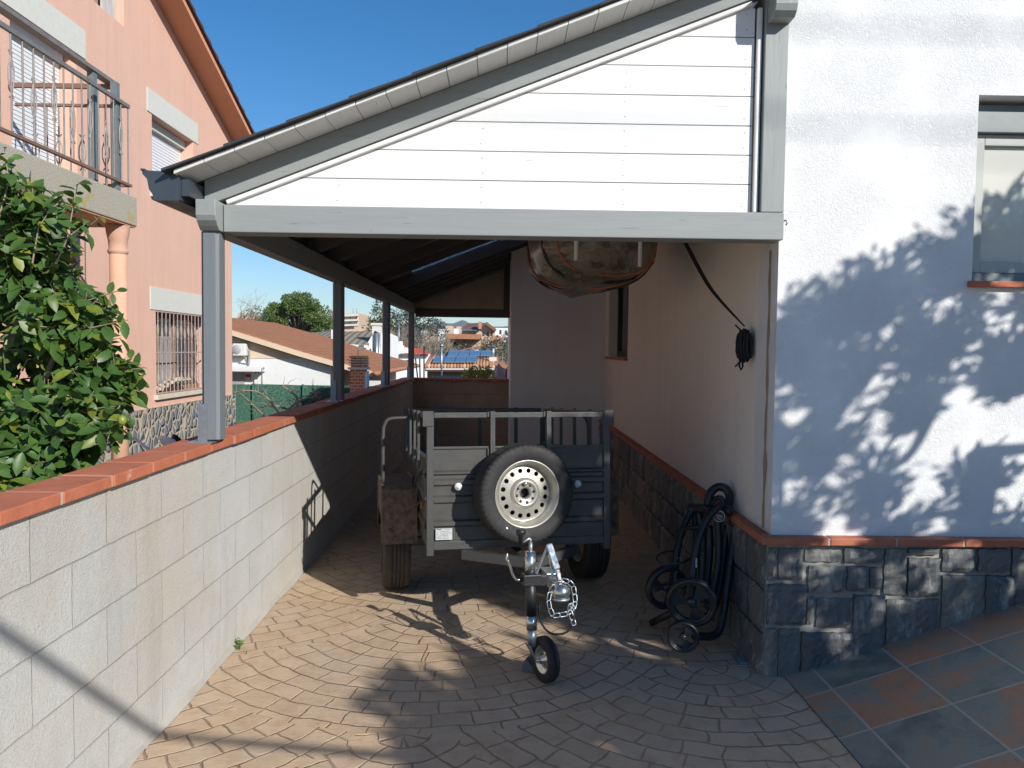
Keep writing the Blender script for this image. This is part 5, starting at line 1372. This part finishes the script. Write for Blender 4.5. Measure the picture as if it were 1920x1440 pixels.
# --- solar house
h4 = thing('solar_house', 'low stone coloured house with clay tile roof carrying two rows of solar panels', 'house'); Y4 = 24
poly3(MB(), [(801,690),(930,690),(930,760),(801,760)], Y4, 5).build('wall', mk('sandy_wall', (.33,.28,.20), (.26,.22,.16), 3, .9, .4, 20), h4)
a, b, c, d = P(797,690,Y=Y4-.4), P(931,690,Y=Y4-.4), P(931,664,Y=Y4+3.5), P(812,664,Y=Y4+3.5)
MB().hexa([a-Vector((0,0,.1)),b-Vector((0,0,.1)),c-Vector((0,0,.1)),d-Vector((0,0,.1)),a,b,c,d]).build('roof', M['clay'], h4)
rt = MB(); n = 22
for k in range(n+1):
    t = k/n; p0 = a.lerp(b,t)+Vector((0,0,.03)); p1 = d.lerp(c,t)+Vector((0,0,.03)); rt.tube([p0,p1],.055,7)
rt.build('ridge_tiles', island('barrel_tile', [(.42,.20,.11),(.52,.30,.18),(.33,.15,.09),(.60,.42,.28)], 6, .85, .3), h4)
nrm = (b-a).cross(d-a).normalized(); nrm = nrm if nrm.z > 0 else -nrm
pvm = mk('solar_cell', (.015,.045,.14), (.02,.06,.18), 2, .12)
def rp2(u, v, o=.12): return (a.lerp(b,u)).lerp(d.lerp(c,u), v)+nrm*o
for (u0,u1,v0,v1,nn) in ((.09,.72,.10,.46,4),(.26,.92,.55,.94,4)):
    for k in range(nn):
        ua, ub = u0+(u1-u0)*k/nn+.004, u0+(u1-u0)*(k+1)/nn-.004
        fr_ = MB().hexa([rp2(ua,v0),rp2(ub,v0),rp2(ub,v1),rp2(ua,v1),rp2(ua,v0,.16),rp2(ub,v0,.16),rp2(ub,v1,.16),rp2(ua,v1,.16)]).build('solar_panel', M['galv'], h4)
        c_ = MB()
        for s_ in range(2):
            va, vb = v0+(v1-v0)*(.04+.49*s_), v0+(v1-v0)*(.47+.49*s_)
            c_.add([rp2(ua+.005,va,.163),rp2(ub-.005,va,.163),rp2(ub-.005,vb,.163),rp2(ua+.005,vb,.163)], [(0,1,2,3)])
        c_.build('cells', pvm, fr_)
q = MB(); p = P(924,680,Y=Y4+.8); q.box(p.x-.12,p.x+.12,p.y,p.y+.3,p.z-.3,p.z+.18); co = q.build('chimney', M['lintel'], h4)
q = MB(); q.tube([p+Vector((0,.15,.15)),p+Vector((0,.15,.50))],.06,10); q.lathe([(.11,0),(.0,.07)],12,Matrix.Translation(p+Vector((0,.15,.50))) @ Matrix.Rotation(PI/2,4,'X')); q.build('chimney_pipe', M['galv'], co)
m = MB(); 
for k in range(15): q_ = a.lerp(b, .08+k*.06); m.box(q_.x,q_.x+.07,Y4-.01,Y4+.01,q_.z-.30,q_.z-.25)
m.build('vent_holes', M['lintel'], h4)
m = MB(); q1 = P(893,684,Y=Y4-.35); m.tube([q1, q1-Vector((0,0,1.2))], .04, 6); m.bar(P(799,692,Y=Y4-.42),P(931,692,Y=Y4-.42),.06,.05); m.build('gutter', M['lintel'], h4)
# gabled shed behind
h5 = thing('small_white_shed', 'small white lean-to with sloping clay tile roof behind the solar panels', 'shed')
poly3(MB(), [(850,664),(893,656),(898,668),(898,690),(850,690)], 30, 3).build('wall', M['whitewall'], h5)
MB().hexa([P(835,664,Y=29.6),P(896,651,Y=29.6),P(900,651,Y=33),P(842,663,Y=33),P(835,662,Y=29.6),P(896,649,Y=29.6),P(900,649,Y=33),P(842,661,Y=33)]).build('roof', M['clay'], h5)
h6 = thing('white_shed', 'pale shed with dark sloping roof edge right of the solar panels', 'shed')
poly3(MB(), [(928,684),(1010,712),(1010,770),(928,770)], 20, 2).build('wall', M['whitewall'], h6)
MB().bar(P(926,680,Y=19.9),P(1010,707,Y=19.9),.3,.10).build('roof', M['clay'], h6)
# low wall + parapet in the plot behind
q = MB(); a = P(690,714,Y=24); b = P(770,760,Y=24); q.box(a.x,b.x,24,24.2,-1.6,a.z); tag(q.build('garden_wall', M['lintel']), 'low pale garden wall in front of the tall white house', 'wall')
q = MB(); a = P(808,707,Y=16.5); b = P(870,760,Y=16.5); q.box(a.x,b.x,16.5,18,-.6,a.z-.02); ck_ = thing('covered_table', 'long dark covered table top just behind the far block wall', 'table'); q.build('cover', mk('dark_cover', (.035,.03,.035), (.02,.02,.025), 8, .6), ck_, bevel=.04)
MB().box(b.x+.01,b.x+.9,16.6,17.6,-.6,P(870,712,Y=16.5).z).build('blue_cover', mk('blue_grey_cover', (.16,.2,.26)), ck_, bevel=.04)
# --- umbrella closed
um = thing('closed_parasol', 'folded grey and white garden parasol behind the far block wall', 'parasol', P(934,760,Y=14.5)); O_ = Vector(um.location)
m = MB(); nn = 20; vs = []
prof = [(.015,P(934,684,Y=14.5).z),(.05,P(934,688,Y=14.5).z),(.10,P(934,700,Y=14.5).z),(.125,P(934,712,Y=14.5).z),(.10,P(934,722,Y=14.5).z)]
for r, z in prof:
    for j in range(nn): a_ = 2*PI*j/nn; rr = r*(1+.28*math.sin(a_*6)); vs.append((rr*math.cos(a_), rr*math.sin(a_), z-O_.z))
m.add(vs, [(i*nn+j,(i+1)*nn+j,(i+1)*nn+(j+1)%nn,i*nn+(j+1)%nn) for i in range(len(prof)-1) for j in range(nn)], 0, True)
m.build('canopy', mk('grey_canvas', (.42,.42,.46), (.26,.26,.31), 5, .9), um)
MB().tube([(0,0,0),(0,0,P(934,682,Y=14.5).z-O_.z)], .02, 8).build('pole', M['galv'], um)
rdt = thing('red_play_frame', 'red and blue play frame glimpsed right of the folded parasol', 'play frame', P(950,730,Y=14.8)); O_ = Vector(rdt.location)
MB().tube(smooth_path([P(949,720,Y=14.8)-O_,P(949,700,Y=14.8)-O_,P(954,688,Y=14.8)-O_,P(960,690,Y=14.8)-O_],5), .025, 8).build('red_tube', mk('red_plastic', (.45,.03,.03), None, 3, .4), rdt)
MB().tube([P(940,705,Y=15)-O_,P(965,712,Y=15)-O_], .05, 8).build('blue_slide', mk('blue_plastic', (.05,.12,.3), None, 3, .4), rdt)
# --- apartment block far
def block(name, label, cat, rect, Y, depth, mat, wins=(), extra=None):
    h = thing(name, label, cat); x0,x1,y0,y1 = rect
    a, b = P(x0,y0,Y=Y), P(x1,y1,Y=Y)
    MB().box(a.x,b.x,Y,Y+depth,b.z,a.z).build('wall', mat, h)
    for (u0,u1,v0,v1) in wins:
        p, q = P(u0,v0,Y=Y), P(u1,v1,Y=Y); f = MB().box(p.x,q.x,Y-.05,Y+.02,q.z,p.z).build('window', M['lintel'], h)
        dx = (q.x-p.x)*.12; MB().box(p.x+dx,q.x-dx,Y-.07,Y-.052,q.z+dx,p.z-dx).build('pane', M['glass'], f)
    return h
ab = block('apartment_block', 'beige flat roofed apartment block above the rooftops by the pine', 'building', (645,673,587,625), 150, 12, M['peach'], [(655,658,594,598),(655,658,603,607),(667,670,592,600),(667,670,604,612)])
for z_ in (591,600,609): MB().bar(P(645,z_+1,Y=149.5),P(672,z_,Y=149.5),.8,.35).build('balcony_ledge', M['lintel'], ab)
for px in (662,669): MB().tube([P(px,588,Y=152),P(px,578,Y=152)], .06, 4).build('antenna', M['galv'], ab)
block('tower_block', 'brown and white tower block poking out right of the stone pine', 'building', (617,629,583,625), 170, 10, mk('brown_tower', (.22,.16,.14)), [(618,622,588,592)])
block('terraced_house', 'low brown roofed terrace below the apartment block', 'building', (664,720,612,628), 120, 10, M['peach'], [(690,693,616,620),(700,703,617,621)])
block('pale_villa', 'pale villa hidden behind the olive tree beside the pink house corner', 'house', (446,462,587,612), 90, 8, M['peach'], [(450,453,592,598)])
h7 = thing('peach_house', 'peach coloured house with brown hipped roof and chimney on the rise', 'house'); Y7 = 100
poly3(MB(), [(892,620),(912,607),(928,620),(928,655),(892,655)], Y7, 10).build('gable_wall', M['peach'], h7)
poly3(MB(), [(866,620),(892,620),(892,655),(866,655)], Y7+1, 9).build('wall', M['peach'], h7)
m = MB(); m.hexa([P(865,617,Y=Y7),P(902,619,Y=Y7),P(914,606.5,Y=Y7+4),P(878,607,Y=Y7+4),P(865,616,Y=Y7),P(902,617.5,Y=Y7),P(914,605,Y=Y7+4),P(878,606,Y=Y7+4)]); m.bar(P(911,605.5,Y=Y7-.5),P(930,620,Y=Y7-.5),1,.35); m.build('roof', mk('dark_brown_roof', (.20,.10,.065), (.15,.08,.05), .4), h7)
poly3(MB(), [(897,603),(903,603),(903,617),(897,617)], Y7-1, 1.5).build('chimney', mk('salmon_chimney', (.50,.24,.17)), h7)
for u in (905,913,921):
    p, q = P(u,622,Y=Y7), P(u+3,630,Y=Y7); MB().box(p.x,q.x,Y7-.06,Y7,q.z,p.z).build('window', M['glass'], h7)
h8 = block('modern_white_house', 'boxy white modern house on the right edge of the far rise', 'house', (929,975,615,652), 105, 10, M['whitewall'], [(936,941,618,627),(947,952,621,629)])
block('ochre_terrace', 'long ochre house with terracotta terrace roof below the peach house', 'house', (842,900,634,662), 80, 8, M['peach'], [(850,856,640,647),(868,874,640,647),(884,890,642,648)])
MB().bar(P(840,631,Y=79),P(902,632,Y=79),3,.5).build('roof', M['clay'], bpy.data.objects['ochre_terrace'])
block('clay_roof_cottage', 'small cottage with clay gable roof half hidden by bare trees', 'house', (925,942,636,656), 75, 6, M['peach'], [(930,934,641,646)])
o = bpy.data.objects['clay_roof_cottage']; m = MB(); m.bar(P(922,638,Y=74.5),P(933,630,Y=74.5),1.5,.25); m.bar(P(932,630,Y=74.5),P(945,640,Y=74.5),1.5,.25); m.build('roof', M['clay'], o)
far = [(836,848,611,616),(822,832,617,622),(803,815,619,625),(848,858,616,620),(856,864,612,616),(790,800,620,626)]
for i, (x0,x1,y0,y1) in enumerate(far):
    m = MB(); Yq = 260+i*15; a, b = P(x0,y0,Y=Yq), P(x1,y1,Y=Yq); m.box(a.x,b.x,Yq,Yq+8,b.z-6,a.z)
    tag(m.build('distant_house', M['whitewall'] if i % 2 else M['peach']), 'tiny pale distant house among the trees below the blue hills', 'house', 'distant houses under the hills')

# ================================================================ BACKGROUND VEGETATION
def crown_leaves(m, c, r, n, sz, shell=.55, zf=0, asp=.5):
    for k in range(n):
        v = rdir(); 
        if v.z < zf: v.z = U(zf, .3); v.normalize()
        q = Vector((v.x*r[0], v.y*r[1], v.z*r[2]))*U(shell,1.03); p = Vector(c)+q
        d = (v+rdir()*1.1).normalized(); s_ = d.cross(rdir()).normalized(); l = sz*U(.6,1.4)
        m.add([p, p+d*l*.5+s_*l*asp*.5, p+d*l, p+d*l*.5-s_*l*asp*.5], [(0,1,2,3)])
def tree(name, label, cat, base, trunk_h, clumps, mat, sz, bark=None, shell=.55, asp=.5, tr=.2, group=None):
    t = thing(name, label, cat, base, 0, group); m = MB(); tm = MB()
    tm.tube([(0,0,-.3),(0,0,trunk_h*.5),(U(-.1,.1),0,trunk_h)], [tr,tr*.8,tr*.5], 7)
    for (c, r, n) in clumps:
        c = Vector(c); crown_leaves(m, c, r, n, sz, shell, -1, asp); tm.tube([(0,0,trunk_h*.7), Vector((0,0,trunk_h)).lerp(c,.5), c], [tr*.4,tr*.25,tr*.1], 5)
    m.build('crown', mat, t); tm.build('trunk', bark or M['bark'], t); return t
# stone pine
Yp = 80; s = Yp/1440
base = P(558,660,Y=Yp); base.z = gz(base.x, Yp)
cl = []
def rel(px, py, Y, b): return P(px,py,Y=Y)-b
for k in range(90):
    a_ = R.uniform(0, PI); rr = math.sqrt(U(.15,1)); px = 557+62*math.cos(a_)*rr; py = 616-60*math.sin(a_)*rr
    cl.append((rel(px, min(py,628), Yp+U(-2.6,2.0), base), (.62,.62,.5), 260))
for px,py in ((500,600),(512,620),(520,580),(600,610),(612,600),(540,560),(575,558),(590,575),(505,585),(530,628),(560,630),(590,628)): cl.append((rel(px,py,Yp-1.5,base), (.6,.6,.5), 280))
tree('stone_pine', 'large rounded green stone pine rising behind the brown clay roof', 'tree', base, 2.2, cl, M['pine'], .17, shell=.5, asp=.7, tr=.35)
for (px,py,Y,label,mat,cls,sz) in [
    (470,640,60,'pale grey green olive tree left of the stone pine',M['olive'],[(470,600,.9,.8,160),(482,590,.7,.7,120),(458,606,.7,.6,100),(488,606,.6,.6,100)],.16),
    (705,650,70,'tall dark conifer between the second and third carport posts',M['cypress'],[(712,600,1.0,1.6,260),(716,580,.8,1.2,200),(706,618,1.2,1.2,240),(722,615,1.0,1.3,200),(735,625,.9,1.4,220),(742,605,.6,.9,120)],.2),
    (790,650,85,'spreading blue grey cedar beyond the rear carport post',M['cedar'],[(760,600,1.4,.9,200),(775,590,1.2,.8,180),(795,604,1.7,.9,240),(812,610,1.4,.8,180),(790,620,1.8,.9,240),(770,618,1.6,.9,220),(750,590,1.1,.9,150),(820,622,1.2,.7,140)],.24),
    (955,670,40,'dark green bushy tree at the far right behind the carport',M['olive'],[(952,640,.45,.6,140),(958,655,.5,.5,140),(946,662,.4,.35,90)],.13)]:
    b_ = P(px,py,Y=Y); b_.z = gz(b_.x,Y)
    tree('conifer' if 'con' in label or 'cedar' in label else 'leafy_tree', label, 'tree', b_, 1.5, [(rel(a,b,Y+U(-.8,.8),b_),(r1,r1,r2),int(n*1.9)) for a,b,r1,r2,n in cls], mat, sz)
# shrub behind far wall
b_ = P(897,760,Y=13.5); b_.z = -.5
tree('yellow_green_shrub', 'rounded yellow green leafy shrub just behind the far block wall', 'shrub', b_, .5, [(rel(a,b,13.5,b_),(r,r,r*.8),n) for a,b,r,n in ((880,705,.12,110),(892,699,.13,140),(905,700,.14,150),(916,705,.11,110),(898,711,.17,150),(874,710,.09,70),(911,695,.09,70))], M['shrub'], .06, asp=.45, tr=.03)
# bare trees
def bare(name, label, base, h, spread, depth, r, mat, group=None):
    m = MB()
    def br(p, d, l, rad, k):
        q = p+d*l; mid = p.lerp(q,.5)+rdir()*l*.08
        m.tube([p, mid, q], [rad, rad*.8, rad*.6], 4 if k > 1 else 3, cap=False)
        if k == 0: return
        for i in range(R.randint(2,3)):
            nd = (d+rdir()*spread+Vector((0,0,.15))).normalized(); br(q, nd, l*U(.6,.85), rad*.6, k-1)
        if k > 1 and R.random() < .7: br(mid, (d+rdir()*spread).normalized(), l*.6, rad*.5, k-2)
    br(Vector((0,0,0)), Vector((U(-.1,.1),0,1)).normalized(), h*.3, r, depth)
    o = m.build(name, mat); o.location = base; return tag(o, label, 'tree', group)
for (px,Y,h,label,g) in [(452,55,7.2,'tall bare winter tree at the corner of the pink house',None)]+[(p,Yq,hh,'leafless greyish tree in the thicket behind the red roofed house','bare trees in the thicket') for p,Yq,hh in ((735,75,5.2),(750,62,4.2),(772,60,4.6),(788,66,4.4),(805,58,4),(822,60,3.8),(838,64,3.8),(915,50,3.2),(933,46,3.0),(948,50,3.6),(900,52,2.8))]:
    b_ = P(px,660,Y=Y); b_.z = gz(b_.x,Y); bare('bare_tree', label, b_, h, .75, 6, .10, M['twig'], g)
m = MB()
for k in range(1500):
    px = U(735,960); Y = U(52,95); p = P(px, 655, Y=Y); z0 = gz(p.x, Y); hh = U(.3,2.6)
    c = Vector((p.x, Y, z0+hh*.5)); crown_leaves(m, c, (.8,.8,hh*.5), 14, .26)
tag(m.build('scrub', M['scrub']), kind='stuff')
m = MB()
for k in range(500):
    px = U(898,962); Y = U(38,46); p = P(px,655,Y=Y); z0 = gz(p.x,Y); hh = U(1.0,2.2); d = Vector((U(-.15,.15),0,1)); q = Vector((p.x,Y,z0))
    s_ = Vector((.03,0,0)); m.add([q-s_, q+s_, q+d*hh+s_*.3, q+d*hh-s_*.3], [(0,1,2,3)])
tag(m.build('reeds', M['reed']), kind='stuff')
# bare vine in front of green fence
vn = thing('bare_vine', 'tangled leafless vine climbing in front of the green mesh fence', 'vine', P(560,800,Y=17)); O_ = Vector(vn.location); m = MB(); m.tube([P(a_,802,Y=17)-O_ for a_ in (505,540,575,610,640)], .05, 6)
for (p0, segs) in [((575,800),[(560,775),(530,765),(505,760),(480,768)]),((575,800),[(566,770),(556,745),(545,735),(530,722)]),((600,800),[(590,770),(600,748),(615,740),(628,752)]),((560,800),[(520,800),(495,780),(470,755),(450,738),(442,735)]),((620,800),[(610,780),(580,770),(560,768),(555,750),(575,742)]),((540,795),[(520,770),(500,745),(480,734),(455,732)]),((510,800),[(530,778),(560,752),(585,745),(600,735)]),((630,790),[(620,765),(605,760),(595,745),(588,730)])]:
    Yv = U(15.8,18.2); m.tube([P(p0[0],802,Y=17)-O_, P(*p0,Y=Yv)-O_], .03, 5); pts = smooth_path([P(*p0,Y=Yv)-O_]+[P(a,b,Y=Yv+U(-.3,.3))-O_ for a,b in segs], 5); m.tube(pts, [.030-.020*i/(len(pts)) for i in range(len(pts))], 5)
    for p in pts[4::2]:
        for q in range(2): e_ = p+Vector((U(-.3,.3),U(-.1,.1),U(-.12,.28))); m.tube([p, p.lerp(e_,.5)+rdir()*.05, e_], [.008,.006,.003], 3, cap=False)
m.build('branches', M['twig'], vn)
m = MB()
for k in range(150):
    p = P(U(590,640), U(735,775), Y=17)-O_; crown_leaves(m, p, (.1,.1,.08), 2, .08)
m.build('dry_leaves', M['scrub'], vn)
st_ = P(563,800,Y=16); tag(MB().tube([st_+Vector((0,0,-.4)), P(563,755,Y=16)], .03, 8).build('wooden_stake', mk('yellow_stake', (.5,.36,.14), (.3,.2,.1), 20, .8)), 'short yellowish stake standing among the bare vine branches', 'stake')
# street lamp and poles
lpst = thing('street_lamp', 'slim pale street lamp above the trees behind the carport', 'street lamp', P(748,640,Y=60)); O_ = Vector(lpst.location)
MB().tube([(0,0,-1.5), P(748,600,Y=60)-O_], .05, 6).build('pole', M['galv'], lpst); MB().bar(P(744,599,Y=60)-O_, P(752,599,Y=60)-O_, .25, .10).build('lamp_head', M['galv'], lpst)
for (x0,y0,x1,y1,lab) in [(779,672,786,716,'leaning thin dark pole left of the garden poles near the far carport post'),(795,648,795,716,'tallest upright thin dark pole behind the far block wall'),(787,672,788,716,'short upright thin pole between the two other dark poles')]:
    tag(MB().tube([P(x0,y0,Y=18), P(x1,y1+20,Y=18)], .018, 6).build('garden_pole', M['iron']), lab, 'pole')
q = MB(); q.tube([P(828,720,Y=22),P(828,645,Y=22)], .03, 6); q.tube([P(825,648,Y=22),P(831,648,Y=22)], .05, 6)
tag(q.build('flue', M['galv']), 'thin grey metal flue rising left of the solar panels', 'flue')

# ================================================================ LIGHT
w = bpy.data.worlds.new('World'); S.world = w; w.use_nodes = True; nt = w.node_tree
sk = nt.nodes.new('ShaderNodeTexSky'); sk.sky_type = 'NISHITA'; sk.sun_disc = False
EL, AZ = math.radians(28), math.atan2(.66, -.75)
sk.sun_elevation = EL; sk.sun_rotation = AZ; sk.air_density = 1.0; sk.dust_density = SKY_DUST; sk.ozone_density = SKY_OZ; sk.altitude = 100
hs_ = nt.nodes.new('ShaderNodeHueSaturation'); hs_.inputs['Saturation'].default_value = SKY_SAT; hs_.inputs['Fac'].default_value = 1; nt.links.new(sk.outputs[0], hs_.inputs['Color']); nt.links.new(hs_.outputs[0], nt.nodes['Background'].inputs[0]); nt.nodes['Background'].inputs[1].default_value = SKY
sd_ = bpy.data.lights.new('sun', 'SUN'); sd_.energy = SUN; sd_.angle = math.radians(.53); sd_.color = (1, .955, .885)
so = bpy.data.objects.new('sun', sd_); COL.objects.link(so)
dvec = Vector((-math.sin(AZ)*math.cos(EL), -math.cos(AZ)*math.cos(EL), -math.sin(EL)))
so.rotation_euler = dvec.to_track_quat('-Z', 'Y').to_euler(); so.location = (5, -5, 8)
if HAZE:
    hz = MB().box(-5200, 5200, -4600, 5600, -25, 330).build('haze', None)
    hm = bpy.data.materials.new('haze_air'); hm.use_nodes = True; n_ = hm.node_tree; n_.nodes.remove(n_.nodes['Principled BSDF'])
    pv_ = n_.nodes.new('ShaderNodeVolumePrincipled'); pv_.inputs['Density'].default_value = HAZE; pv_.inputs['Color'].default_value = (.8, .88, 1, 1)
    n_.links.new(pv_.outputs[0], n_.nodes['Material Output'].inputs['Volume'])
    hz.data.materials.clear(); hz.data.materials.append(hm); tag(hz, kind='stuff')
S.view_settings.view_transform = 'Standard'; S.view_settings.look = 'None'; S.view_settings.gamma = 1; S.view_settings.exposure = EXPO
S.cycles.max_bounces = 7; S.cycles.diffuse_bounces = 4; S.cycles.transparent_max_bounces = 8
